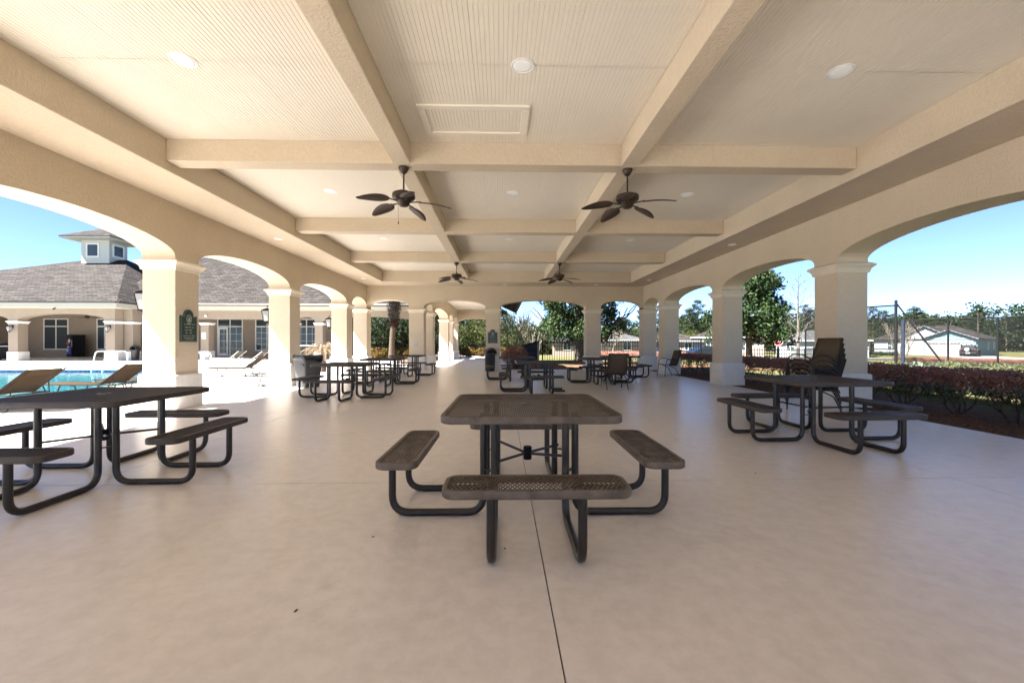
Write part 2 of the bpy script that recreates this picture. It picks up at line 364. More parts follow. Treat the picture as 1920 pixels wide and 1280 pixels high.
# ------------------------------------------------------------------ helpers
class MB:
    """collects shapes; build() links them as ONE mesh object"""
    def __init__(self):
        self.v = []; self.f = []
    def add(self, vs_, fs_):
        o = len(self.v)
        self.v.extend([tuple(p) for p in vs_])
        self.f.extend([tuple(i + o for i in q) for q in fs_])
        return self
    def box(self, x0, x1, y0, y1, z0, z1):
        return self.add([(x0, y0, z0), (x1, y0, z0), (x1, y1, z0), (x0, y1, z0),
                         (x0, y0, z1), (x1, y0, z1), (x1, y1, z1), (x0, y1, z1)],
                        [(3, 2, 1, 0), (4, 5, 6, 7), (0, 1, 5, 4), (1, 2, 6, 5), (2, 3, 7, 6), (3, 0, 4, 7)])
    def obox(self, c, a, b, d):
        """box from centre and three half-axis vectors"""
        c, a, b, d = Vector(c), Vector(a), Vector(b), Vector(d)
        P = [c - a - b - d, c + a - b - d, c + a + b - d, c - a + b - d,
             c - a - b + d, c + a - b + d, c + a + b + d, c - a + b + d]
        return self.add(P, [(3, 2, 1, 0), (4, 5, 6, 7), (0, 1, 5, 4), (1, 2, 6, 5), (2, 3, 7, 6), (3, 0, 4, 7)])
    def bar(self, p, q, w, h, up=(0, 0, 1)):
        p, q = Vector(p), Vector(q)
        d = (q - p); L = d.length
        d.normalize()
        s = d.cross(Vector(up))
        if s.length < 1e-4: s = d.cross(Vector((1, 0, 0)))
        s.normalize(); u = s.cross(d)
        return self.obox((p + q) / 2, d * (L / 2), s * (w / 2), u * (h / 2))
    def tube(self, pts, r, n=8, closed=False, cap=True):
        P = [Vector(p) for p in pts]
        m = len(P)
        rad = r if isinstance(r, (list, tuple)) else [r] * m
        T = []
        for i in range(m):
            if closed:
                t = P[(i + 1) % m] - P[i - 1]
            else:
                t = P[min(i + 1, m - 1)] - P[max(i - 1, 0)]
            T.append(t.normalized() if t.length > 1e-9 else Vector((0, 0, 1)))
        ref = Vector((0, 0, 1))
        if abs(T[0].dot(ref)) > 0.9: ref = Vector((1, 0, 0))
        N = T[0].cross(ref).normalized()
        o = len(self.v)
        for i in range(m):
            if i:
                N = (N - T[i] * N.dot(T[i]))
                if N.length < 1e-6: N = T[i].cross(Vector((0.3, 0.5, 0.8)))
                N.normalize()
            B = T[i].cross(N)
            for k in range(n):
                a = 2 * PI * k / n
                self.v.append(tuple(P[i] + (N * math.cos(a) + B * math.sin(a)) * rad[i]))
        for i in range(m if closed else m - 1):
            j = (i + 1) % m
            for k in range(n):
                k2 = (k + 1) % n
                self.f.append((o + i * n + k, o + i * n + k2, o + j * n + k2, o + j * n + k))
        if cap and not closed:
            self.f.append(tuple(o + k for k in reversed(range(n))))
            self.f.append(tuple(o + (m - 1) * n + k for k in range(n)))
        return self
    def lathe(self, prof, n=16, c=(0, 0, 0)):
        o = len(self.v)
        for r, z in prof:
            for k in range(n):
                a = 2 * PI * k / n
                self.v.append((c[0] + r * math.cos(a), c[1] + r * math.sin(a), c[2] + z))
        for i in range(len(prof) - 1):
            for k in range(n):
                k2 = (k + 1) % n
                self.f.append((o + i * n + k, o + i * n + k2, o + (i + 1) * n + k2, o + (i + 1) * n + k))
        self.f.append(tuple(o + k for k in reversed(range(n))))
        self.f.append(tuple(o + (len(prof) - 1) * n + k for k in range(n)))
        return self
    def sq(self, prof, c=(0, 0, 0), sx=1.0, sy=1.0):
        """square 'lathe': (half size, z)"""
        o = len(self.v)
        for h, z in prof:
            for x, y in ((-1, -1), (1, -1), (1, 1), (-1, 1)):
                self.v.append((c[0] + x * h * sx, c[1] + y * h * sy, c[2] + z))
        for i in range(len(prof) - 1):
            for k in range(4):
                k2 = (k + 1) % 4
                self.f.append((o + i * 4 + k, o + i * 4 + k2, o + (i + 1) * 4 + k2, o + (i + 1) * 4 + k))
        self.f.append((o + 3, o + 2, o + 1, o))
        e = o + (len(prof) - 1) * 4
        self.f.append((e, e + 1, e + 2, e + 3))
        return self
    def prism(self, poly, z0, z1):
        """polygon in xy (counter-clockwise) between two heights"""
        n = len(poly); o = len(self.v)
        self.v.extend([(x, y, z0) for x, y in poly]); self.v.extend([(x, y, z1) for x, y in poly])
        self.f.append(tuple(o + i for i in reversed(range(n))))
        self.f.append(tuple(o + n + i for i in range(n)))
        for i in range(n):
            j = (i + 1) % n
            self.f.append((o + i, o + j, o + n + j, o + n + i))
        return self
    def prism_t(self, poly, z0, z1, fn):
        """prism whose points go through fn(x, y, z)"""
        t = MB().prism(poly, z0, z1)
        return self.add([fn(*p) for p in t.v], t.f)
    def xform(self, fn):
        self.v = [tuple(fn(*p)) for p in self.v]
        return self
    def mesh(self, name):
        me = bpy.data.meshes.new(name)
        me.from_pydata(self.v, [], self.f)
        me.update()
        return me
    def build(self, name, m, parent=None, smooth=False, kind=None, bevel=0.0):
        me = self.mesh(name)
        return link(name, me, m, parent, smooth, kind, bevel)

def link(name, me, m, parent=None, smooth=False, kind=None, bevel=0.0):
    if m is not None and not me.materials:
        me.materials.append(M[m] if isinstance(m, str) else m)
    if smooth:
        me.polygons.foreach_set("use_smooth", [True] * len(me.polygons))
        if smooth == 'angle':
            try:
                me.set_sharp_from_angle(angle=R(40))
            except Exception:
                pass
    o = bpy.data.objects.new(name, me)
    col.objects.link(o)
    if parent: o.parent = parent
    if kind: o['kind'] = kind
    if bevel:
        b = o.modifiers.new("bevel", 'BEVEL'); b.width = bevel; b.segments = 2
        b.limit_method = 'ANGLE'; b.angle_limit = R(40)
    return o

def tag(o, label=None, cat=None, group=None, kind=None):
    if label: o['label'] = label
    if cat: o['category'] = cat
    if group: o['group'] = group
    if kind: o['kind'] = kind
    return o

def empty(name, loc=(0, 0, 0), rz=0.0):
    o = bpy.data.objects.new(name, None)
    col.objects.link(o)
    o.location = loc; o.rotation_euler = (0, 0, rz)
    o.empty_display_size = 0.3
    return o

def thing(name, label, cat, loc=(0, 0, 0), rz=0.0, group=None):
    return tag(empty(name, loc, rz), label, cat, group)

def copy_tree(o, parent=None):
    c = o.copy(); col.objects.link(c)
    c.parent = parent
    for ch in list(o.children):
        copy_tree(ch, c)
    return c

def dup(root, loc, rz=0.0, label=None, group=None, s=None):
    c = copy_tree(root)
    c.location = loc; c.rotation_euler = (0, 0, rz)
    if s: c.scale = (s, s, s) if not isinstance(s, tuple) else s
    if label: c['label'] = label
    if group: c['group'] = group
    return c

def fillet(pts, r, n=5):
    """polyline with its inner corners rounded"""
    P = [Vector(p) for p in pts]
    out = [P[0]]
    for i in range(1, len(P) - 1):
        a = (P[i - 1] - P[i]); b = (P[i + 1] - P[i])
        rr = min(r, a.length * 0.49, b.length * 0.49)
        a.normalize(); b.normalize()
        ang = a.angle(b)
        d = rr / math.tan(ang / 2)
        d = min(d, (P[i - 1] - P[i]).length * 0.49, (P[i + 1] - P[i]).length * 0.49)
        p0, p2 = P[i] + a * d, P[i] + b * d
        for k in range(n + 1):
            t = k / n
            out.append(p0 * (1 - t) ** 2 + P[i] * 2 * t * (1 - t) + p2 * t * t)
    out.append(P[-1])
    return out

def leaf_arrays(P, D, U, ln, wd):
    """diamond leaves: centres P, direction D, side U, lengths, widths -> verts, quads"""
    n = len(P)
    a = P - D * ln[:, None] * .5
    b = P + U * wd[:, None] * .5
    c = P + D * ln[:, None] * .5
    d = P - U * wd[:, None] * .5
    V = np.stack([a, b, c, d], 1).reshape(-1, 3)
    return V

def leaf_mesh(name, parts):
    V = np.concatenate(parts, 0).astype(np.float32)
    nq = len(V) // 4
    me = bpy.data.meshes.new(name)
    me.vertices.add(len(V)); me.vertices.foreach_set("co", V.ravel())
    me.loops.add(nq * 4); me.loops.foreach_set("vertex_index", np.arange(nq * 4, dtype=np.int32))
    me.polygons.add(nq)
    me.polygons.foreach_set("loop_start", np.arange(0, nq * 4, 4, dtype=np.int32))
    me.polygons.foreach_set("loop_total", np.full(nq, 4, dtype=np.int32))
    me.update(calc_edges=True)
    me.validate()
    return me

def rand_dirs(rng, n):
    v = rng.normal(size=(n, 3))
    return v / np.linalg.norm(v, axis=1)[:, None]

def scatter_leaves(rng, P, ln, wd, droop=0.0, up=0.0):
    """random leaves at points P"""
    n = len(P)
    D = rand_dirs(rng, n); D[:, 2] -= droop
    D /= np.linalg.norm(D, axis=1)[:, None]
    Nn = rand_dirs(rng, n); Nn[:, 2] += up
    U = np.cross(D, Nn); U /= (np.linalg.norm(U, axis=1)[:, None] + 1e-9)
    k = rng.uniform(.7, 1.3, n)
    return leaf_arrays(P, D, U, ln * k, wd * k)

def smoothstep(a, b, x):
    t = min(1.0, max(0.0, (x - a) / (b - a)))
    return t * t * (3 - 2 * t)

def gz(x, y):
    """height of the open ground"""
    r = math.hypot(x, y - 8)
    return -0.06 - 0.68 * smoothstep(13, 66, r)
# ================================================================== SETTING
# ---- open ground: one big sheet, gently falling away from the pavilion
def ground_sheet():
    xs = sorted(set([-320, -220, -150, -110] + list(range(-90, 121, 6)) + [140, 170, 210, 260, 330]))
    ys = sorted(set([-120, -80, -50] + list(range(-36, 133, 6)) + [150, 180, 220, 280, 360]))
    V = [(x, y, gz(x, y) - 0.02) for y in ys for x in xs]
    nx = len(xs)
    F = [(j * nx + i, j * nx + i + 1, (j + 1) * nx + i + 1, (j + 1) * nx + i)
         for j in range(len(ys) - 1) for i in range(nx - 1)]
    # leave the pool basin and the slabs' footprint to the sheets above
    keep = []
    for q in F:
        cx = sum(V[k][0] for k in q) / 4; cy = sum(V[k][1] for k in q) / 4
        if -44 < cx < -9 and 6 < cy < 24: continue
        keep.append(q)
    return MB().add(V, keep)
tag(ground_sheet().build('lawn', 'grass', smooth=True), kind='structure')

# ---- pavilion floor: poured slabs with sawn joints
fl = MB().box(-6.72, 6.73, -3.2, 19.6, -0.16, -0.012).build('floor', 'joint', kind='structure')
JX = [-6.72, -3.65, 0.235, 4.15, 6.73]
JY = [-3.2, -0.2, 3.73, 7.6, 11.5, 15.4, 19.6]
g = 0.0032
for i in range(len(JX) - 1):
    for j in range(len(JY) - 1):
        b = MB().box(JX[i] + (g if i else 0), JX[i + 1] - (g if i < len(JX) - 2 else 0),
                     JY[j] + (g if j else 0), JY[j + 1] - (g if j < len(JY) - 2 else 0), -0.09, 0.0)
        b.build('concrete_panel', 'floor', fl)
MB().box(-4.2, 0.6, 19.604, 36.0, -0.1, -0.002).build('walkway_paving', 'floor', kind='structure')

# ---- pool deck with the pool cut out of it
POOL = [(-41.0, 9.4), (-10.9, 9.4), (-10.9, 12.9), (-15.4, 20.7), (-41.0, 20.7)]
def deck():
    bm = bmesh.new()
    outer = [(-75, -18), (12, -18), (12, -3.204), (-6.722, -3.204), (-6.722, 19.9), (-4.22, 19.9), (-4.22, 24.0), (-7.0, 26.5), (-7.0, 46), (-75, 46)]  # front stretch, out of view, added to bounce sunlight into the pavilion
    def loop(pts, z):
        vs_ = [bm.verts.new((x, y, z)) for x, y in pts]
        for a in range(len(vs_)):
            bm.edges.new((vs_[a], vs_[(a + 1) % len(vs_)]))
    loop(outer, -0.004); loop(POOL, -0.004)
    bmesh.ops.triangle_fill(bm, use_beauty=True, use_dissolve=False, edges=bm.edges[:])
    for f in bm.faces:
        if f.normal.z < 0: f.normal_flip()
    me = bpy.data.meshes.new('pool_deck'); bm.to_mesh(me); bm.free()
    return me
link('pool_deck', deck(), 'deck', kind='structure')

def offset_poly(P, d):
    """push a counter-clockwise polygon outward"""
    n = len(P); out = []
    for i in range(n):
        p0, p1, p2 = Vector(P[i - 1]), Vector(P[i]), Vector(P[(i + 1) % n])
        e1 = (p1 - p0).normalized(); e2 = (p2 - p1).normalized()
        n1 = Vector((e1.y, -e1.x)); n2 = Vector((e2.y, -e2.x))
        b = (n1 + n2).normalized()
        k = d / max(0.3, b.dot(n1))
        out.append((p1.x + b.x * k, p1.y + b.y * k))
    return out

pool = thing('swimming_pool', 'turquoise swimming pool with dark tile band beside the loungers', 'pool')
n_ = len(POOL)
b = MB()
for i in range(n_):
    p, q = POOL[i], POOL[(i + 1) % n_]
    b.add([(p[0], p[1], -1.25), (q[0], q[1], -1.25), (q[0], q[1], -0.30), (p[0], p[1], -0.30)], [(3, 2, 1, 0)])
b.add([(x, y, -1.25) for x, y in POOL], [tuple(range(n_))])
b.build('basin', 'plaster', pool)
b = MB()
for i in range(n_):
    p, q = POOL[i], POOL[(i + 1) % n_]
    b.add([(p[0], p[1], -0.30), (q[0], q[1], -0.30), (q[0], q[1], -0.03), (p[0], p[1], -0.03)], [(3, 2, 1, 0)])
b.build('tile_band', 'tile', pool)
inn = offset_poly(POOL, -0.04); outp = offset_poly(POOL, 0.32)
b = MB()
for i in range(n_):
    j = (i + 1) % n_
    b.add([(*inn[i], -0.05), (*inn[j], -0.05), (*outp[j], -0.05), (*outp[i], -0.05),
           (*inn[i], 0.012), (*inn[j], 0.012), (*outp[j], 0.012), (*outp[i], 0.012)],
          [(4, 7, 6, 5), (0, 1, 5, 4), (2, 3, 7, 6)])
b.build('coping', 'coping', pool)
for yy in (11.6, 13.9, 16.2, 18.5):
    MB().box(-40, -12.6 - max(0, (yy - 12.9) * .58), yy - .12, yy + .12, -1.25, -1.243).build('lane_line', 'lane', pool)
wat = MB().add([(x, y, -0.14) for x, y in POOL], [tuple(range(n_))]).build('pool_water', 'water', kind='structure')
# grab rail at the pool edge
b = MB()
for dx in (0, .5):
    b.tube(fillet([(-19.2 + dx, 21.3, 0.0), (-19.2 + dx, 21.3, 0.85), (-19.2 + dx, 20.2, 0.85), (-19.2 + dx, 19.9, -0.5)], .22), .024, 8)
tag(b.build('pool_handrail', 'tubew', smooth=True), 'bent white handrail at the far edge of the pool', 'handrail')

# ---- beds, road, drive
tag(MB().box(6.734, 9.4, -6, 19.9, -0.10, -0.035).build('mulch_bed', 'mulch'), kind='structure')
tag(MB().box(0.62, 14.0, 19.9, 24.5, -0.10, -0.035).build('mulch_bed', 'mulch'), kind='structure')
tag(MB().box(-7.0, -4.22, 26.5, 46, -0.10, -0.02).build('mulch_bed', 'mulch'), kind='structure')
tag(MB().box(-4.2, 0.6, 36.0, 41, -0.12, -0.02).build('gravel_path', 'gravel'), kind='structure')

def strip(pts, w, name, m, dz=0.015, kind='structure'):
    b = MB(); V = []; F = []
    P = []
    for i in range(len(pts) - 1):
        a, c = Vector(pts[i]), Vector(pts[i + 1])
        k = max(2, int((c - a).length / 3))
        for t in range(k):
            P.append(a.lerp(c, t / k))
    P.append(Vector(pts[-1]))
    for i, p in enumerate(P):
        d = (P[min(i + 1, len(P) - 1)] - P[max(i - 1, 0)]).normalized()
        s = Vector((-d.y, d.x)) * w / 2
        for q in (p + s, p - s):
            V.append((q.x, q.y, gz(q.x, q.y) + dz))
    F = [(2 * i, 2 * i + 1, 2 * i + 3, 2 * i + 2) for i in range(len(P) - 1)]
    F = [tuple(reversed(f)) for f in F]
    o = b.add(V, F).build(name, m)
    return tag(o, kind=kind)
strip([(75, 20), (52, 44), (38, 56), (16, 70), (-30, 86)], 6.6, 'road', 'asphalt')
strip([(60.5, 43.5), (52, 50.5), (38, 60.5), (16, 74.6), (-30, 91)], 1.3, 'sidewalk', 'drive', 0.03)
strip([(70.3, 61.6), (59.5, 46.0)], 6.0, 'driveway', 'drive', 0.04)

# bark chips lying on the bed nearest the camera
rng = np.random.default_rng(5)
n = 9000
P = np.stack([rng.uniform(6.76, 9.35, n), rng.uniform(2.0, 19.5, n), rng.uniform(-0.034, -0.012, n)], 1)
D = rand_dirs(rng, n); D[:, 2] *= .25
U = rand_dirs(rng, n); U[:, 2] *= .3
k = rng.uniform(.6, 1.5, n)
tag(link('bark_chips', leaf_mesh('bark_chips', [leaf_arrays(P, D, U, .055 * k, .022 * k)]), 'chip'), kind='stuff')
# straw-coloured grass between hedge and fence
n = 16000
P = np.stack([rng.uniform(9.3, 26, n), rng.uniform(3.0, 24, n), np.zeros(n)], 1)
P[:, 2] = [gz(x, y) + .03 for x, y, _ in P]
D = rand_dirs(rng, n) * .6; D[:, 2] = np.abs(D[:, 2]) + .7
D /= np.linalg.norm(D, axis=1)[:, None]
U = rand_dirs(rng, n); U[:, 2] *= .2
k = rng.uniform(.6, 1.5, n)
gm = leaf_mat('grass_blade', [(0.05, 0.065, 0.02), (0.125, 0.115, 0.05), (0.16, 0.135, 0.07), (0.07, 0.075, 0.025)], .8, .2)
tag(link('grass', leaf_mesh('grass', [leaf_arrays(P, D, U, .11 * k, .013 * k)]), gm), kind='stuff')

# ================================================================== PAVILION
XL, XR = -6.05, 6.50           # inner faces of the long arcades
YB, YF = 18.87, -2.5           # inner faces of the end arcades
T = 0.60
SPR, APX = 2.81, 3.20
HS, HB, HC, WT = 3.82, 3.955, 4.28, 4.40
pav = thing('pavilion', 'tan stucco open air pavilion with arches, square columns and coffered ceiling', 'pavilion')

def arcade(openings, t0, t1, spr=SPR, apx=APX, top=WT, n=22, shoulder=0.05):
    """outline (t, z) of a wall standing on columns, with an elliptic arch in each opening"""
    poly = [(t0, spr)]
    for a, c in openings:
        if a > t0 + 1e-6: poly.append((a, spr))
        m, h = (a + c) / 2, (c - a) / 2
        for k in range(n + 1):
            th = PI - PI * k / n
            poly.append((m + h * math.cos(th), spr + shoulder + (apx - spr - shoulder) * math.sin(th)))
        poly.append((c, spr))
    if poly[-1][0] < t1 - 1e-6: poly.append((t1, spr))
    poly += [(t1, top), (t0, top)]
    out = []
    for p in poly:
        if not out or abs(p[0] - out[-1][0]) + abs(p[1] - out[-1][1]) > 1e-6: out.append(p)
    return out

COLY = [-0.5, 3.69, 7.88, 12.07, 16.45]
ys = [YF] + [v for c in COLY for v in (c, c + T)] + [YB]
opsY = [(ys[i], ys[i + 1]) for i in range(0, len(ys), 2)]
polyY = arcade(opsY, YF - T, YB + T)
MB().prism_t(polyY, XL - T, XL, lambda t, z, s: (s, t, z)).build('arcade_wall', 'stucco', pav)
MB().prism_t(polyY, XR, XR + T, lambda t, z, s: (s, t, z)).build('arcade_wall', 'stucco', pav)
BCOL = [(-4.16, -3.50), (-0.70, -0.08), (3.87, 4.54)]
xs = [XL] + [v for c in BCOL for v in c] + [XR]
opsX = [(xs[i], xs[i + 1]) for i in range(0, len(xs), 2)]
polyX = arcade(opsX, XL, XR)
MB().prism_t(polyX, YB, YB + T, lambda t, z, s: (t, s, z)).build('arcade_wall', 'stucco', pav)
FCOL = [(-1.9, -1.3), (1.75, 2.35)]
polyF = arcade([(XL, FCOL[0][0]), (FCOL[0][1], FCOL[1][0]), (FCOL[1][1], XR)], XL, XR, apx=3.62)  # unseen front end, arches raised and widened to let more light inside
MB().prism_t(polyF, YF - T, YF, lambda t, z, s: (t, s, z)).build('arcade_wall', 'stucco', pav)

# columns: shaft > base, capital
def column_meshes(w, d):
    hw, hd = w / 2, d / 2
    s = MB().box(-hw, hw, -hd, hd, 0.60, 2.809).mesh('shaft')
    def sqr(prof):
        b = MB()
        V = []
        for e, z in prof:
            V += [(-hw - e, -hd - e, z), (hw + e, -hd - e, z), (hw + e, hd + e, z), (-hw - e, hd + e, z)]
        F = []
        for i in range(len(prof) - 1):
            for k in range(4):
                F.append((i * 4 + k, i * 4 + (k + 1) % 4, i * 4 + 4 + (k + 1) % 4, i * 4 + 4 + k))
        F.append((3, 2, 1, 0)); e = (len(prof) - 1) * 4
        F.append((e, e + 1, e + 2, e + 3))
        return b.add(V, F)
    bs = sqr([(.048, .0), (.048, .628), (.040, .642), (.003, .652)]).mesh('base')
    cp = sqr([(.004, 2.602), (.024, 2.606), (.028, 2.640), (.034, 2.662), (.050, 2.694), (.076, 2.724), (.094, 2.742),
              (.096, 2.764), (.060, 2.782), (.022, 2.800), (.006, 2.8085)]).mesh('capital')
    return s, bs, cp
_cm = {}
def add_column(x, y, w=T, d=T, parent=pav, mats=('stucco', 'white', 'cap')):
    k = (round(w, 3), round(d, 3), mats)
    if k not in _cm:
        _cm[k] = column_meshes(w, d)
    s, bs, cp = _cm[k]
    c = link('column', s, mats[0], parent, bevel=0.012); c.location = (x, y, 0)
    link('base', bs, mats[1], c, bevel=0.008); link('capital', cp, mats[2], c)
    return c
for X0 in (XL - T / 2, XR + T / 2):
    for y in [YF - T] + COLY + [YB]:
        add_column(X0, y + T / 2)
for a, c in BCOL:
    add_column((a + c) / 2, YB + T / 2, w=c - a)
for a, c in FCOL:
    add_column((a + c) / 2, YF - T / 2)

# coffered ceiling: dropped soffit ring, beams, beadboard panels
GL, GR, GB, GF = -5.0, 5.53, 17.65, -1.28
def part(b, name, m='stucco', bevel=0.012): return b.build(name, m, pav, bevel=bevel)
part(MB().box(XL - .002, GL, YF + .0, YB, HS, 4.36), 'soffit_beam')
part(MB().box(GR, XR + .002, YF, YB, HS, 4.36), 'soffit_beam')
part(MB().box(GL, GR, GB, YB + .002, HS, 4.36), 'soffit_beam')
part(MB().box(GL, GR, YF - .002, GF, HS, 4.36), 'soffit_beam')
CB = [(2.50, 2.78), (6.33, 6.61), (10.22, 10.49), (13.92, 14.19)]
LB = [(-1.64, -1.376), (1.84, 2.11)]
for a, c in CB:
    part(MB().box(GL + .002, GR - .002, a, c, HB, 4.34), 'beam')
bays = [GF] + [v for c in CB for v in c] + [GB]
bayY = [(bays[i], bays[i + 1]) for i in range(0, len(bays), 2)]
bayX = [(GL, LB[0][0]), (LB[0][1], LB[1][0]), (LB[1][1], GR)]
for a, c in LB:
    for y0, y1 in bayY:
        part(MB().box(a, c, y0 + .001, y1 - .001, HB + .001, 4.34), 'beam')

def beadboard(w, d):
    """one sheet, grooves along y"""
    b = MB(); p = 0.046
    n = max(1, int(w / p)); p = w / n
    V = []; F = []
    xsz = []
    for i in range(n):
        x = -w / 2 + i * p
        xsz += [(x, 0.006), (x + .005, 0.0), (x + p - .005, 0.0)]
    xsz.append((w / 2, 0.006))
    for x, z in xsz:
        V += [(x, -d / 2, z), (x, d / 2, z)]
    for i in range(len(xsz) - 1):
        F.append((2 * i, 2 * i + 1, 2 * i + 3, 2 * i + 2))
    o = len(V)
    V += [(-w / 2, -d / 2, .02), (w / 2, -d / 2, .02), (w / 2, d / 2, .02), (-w / 2, d / 2, .02)]
    F.append((o, o + 1, o + 2, o + 3))
    return b.add(V, F).mesh('ceiling_panel')
_bb = {}
for x0, x1 in bayX:
    for y0, y1 in bayY:
        nx = 3
        for i in range(nx):
            for j in range(2):
                w = (x1 - x0) / nx - .002; d = (y1 - y0) / 2 - .007
                k = (round(w, 3), round(d, 3))
                if k not in _bb: _bb[k] = beadboard(w, d)
                o = link('ceiling_panel', _bb[k], 'ceil', pav)
                o.location = (x0 + (i + .5) * (x1 - x0) / nx, y0 + (j + .5) * (y1 - y0) / 2, HC)
        part(MB().box(x0 + .002, x1 - .002, (y0 + y1) / 2 - .02, (y0 + y1) / 2 + .02, HC + .021, HC + .04), 'seam_batten', 'ceil', 0)
# access hatch in the middle coffer
for q in ((-1.09, .37, 5.32, 5.41), (-1.09, .37, 6.00, 6.09), (-1.09, -.99, 5.412, 5.998), (.27, .37, 5.412, 5.998)):
    part(MB().box(*q, HC - .022, HC + .004), 'hatch_frame', 'ceil', .004)

# roof over it all (eaves 1.3 m out; unseen front eave cut short to admit more sun)
E0, E1, F0, F1 = XL - T - 1.3, XR + T + 1.3, YF - T - .35, YB + T + 1.3
part(MB().box(E0, XL - T - .001, F0, F1, 3.71, 3.74), 'eave_soffit', 'fascia', 0)
part(MB().box(XR + T + .001, E1, F0, F1, 3.71, 3.74), 'eave_soffit', 'fascia', 0)
part(MB().box(XL - T - .001, XR + T + .001, YB + T + .001, F1, 3.71, 3.74), 'eave_soffit', 'fascia', 0)
part(MB().box(XL - T - .001, XR + T + .001, F0, YF - T - .001, 3.71, 3.74), 'eave_soffit', 'fascia', 0)
for q in ((E0 - .03, E0 - .001, F0, F1), (E1 + .001, E1 + .03, F0, F1), (E0, E1, F0 - .03, F0 - .001), (E0, E1, F1 + .001, F1 + .03)):
    part(MB().box(*q, 3.70, 3.95), 'fascia', 'fascia', 0)
mx = (E0 + E1) / 2; hh = (E1 - E0) / 2
V = [(E0 - .1, F0 - .1, 3.96), (E1 + .1, F0 - .1, 3.96), (E1 + .1, F1 + .1, 3.96), (E0 - .1, F1 + .1, 3.96),
     (mx, F0 + hh, 8.2), (mx, F1 - hh, 8.2)]
part(MB().add(V, [(0, 1, 4), (1, 2, 5, 4), (2, 3, 5), (3, 0, 4, 5)]), "roof", "roof", 0)

# ---- covered walkway leading away behind the pavilion
wk = thing('covered_walkway', 'tan stucco covered walkway with arches leading off behind the pavilion', 'walkway')
WL0, WL1, WR0, WR1 = -4.08, -3.48, -0.68, -0.08
WY0, WY1 = 19.474, 33.9
wcol = [(21.3, 21.9), (27.4, 28.0), (30.0, 30.6), (33.3, 33.9)]
wys = [WY0] + [v for c in wcol for v in c][:-1]
wops = [(wys[i], wys[i + 1]) for i in range(0, len(wys) - 1, 2)]
pw = arcade(wops, WY0, WY1, top=4.1)
MB().prism_t(pw, WL0, WL1, lambda t, z, s: (s, t, z)).build('arcade_wall', 'stucco', wk)
MB().prism_t(pw, WR0, WR1, lambda t, z, s: (s, t, z)).build('arcade_wall', 'stucco', wk)
pe = arcade([(WL1, WR0)], WL1, WR0, top=4.1)
MB().prism_t(pe, 33.3, 33.9, lambda t, z, s: (t, s, z)).build('end_wall', 'stucco', wk)
MB().box(WL1 - .002, WR0 + .002, WY0, 33.3, 3.9, 4.0).build('ceiling', 'ceil', wk)
for xx in ((WL0 + WL1) / 2, (WR0 + WR1) / 2):
    for a, c in wcol:
        add_column(xx, (a + c) / 2, parent=wk)
V = [(-5.2, 20.9, 3.5), (1.05, 20.9, 3.5), (1.05, 31.4, 3.5), (-5.2, 31.4, 3.5), (-2.08, 20.9, 5.0), (-2.08, 31.4, 5.0),
     (-4.6, 34.6, 3.62), (.45, 34.6, 3.62), (.45, 31.4, 3.62), (-4.6, 31.4, 3.62), (-2.08, 31.4, 4.8), (-2.08, 34.6, 4.8)]
MB().add(V, [(1, 2, 5, 4), (3, 0, 4, 5), (7, 6, 11), (8, 7, 11, 10), (6, 9, 10, 11)]).build('roof', 'roof', wk)
MB().box(1.052, 1.09, 20.9, 31.4, 3.38, 3.56).build('fascia', 'gutter', wk)
# small cover plate on the near face of the column
MB().box(-3.93, -3.78, YB - .022, YB - .001, 1.10, 1.28).build('cover_plate', 'steel', pav, bevel=.004)
# ================================================================== PICNIC TABLES
def rounded_rect(hx, hy, r, n=6):
    out = []
    for cx, cy, a0 in ((hx - r, -hy + r, -90), (hx - r, hy - r, 0), (-hx + r, hy - r, 90), (-hx + r, -hy + r, 180)):
        for k in range(n + 1):
            a = R(a0 + 90 * k / n)
            out.append((cx + r * math.cos(a), cy + r * math.sin(a)))
    return out

def rim_mesh(hx, hy, r, h, name, lip=0.028):
    """rolled edge: outer band with a rounded lip folding in over the mesh"""
    prof = [(-lip, -.004), (-lip, 0.0), (-.010, .004), (-.003, .001), (0.0, -.008), (0.0, -h + .006), (-.006, -h), (-.016, -h), (-.018, -.012)]
    b = MB(); base = None
    rings = []
    for d, z in prof:
        rr = max(0.004, r + d)
        ring = rounded_rect(hx + d, hy + d, rr)
        rings.append([(x, y, z) for x, y in ring])
    n = len(rings[0])
    V = [p for ring in rings for p in ring]
    F = []
    m = len(rings)
    for i in range(m):
        j = (i + 1) % m
        for k in range(n):
            k2 = (k + 1) % n
            F.append((i * n + k, j * n + k, j * n + k2, i * n + k2))
    b.add(V, F)
    me = b.mesh(name)
    return me

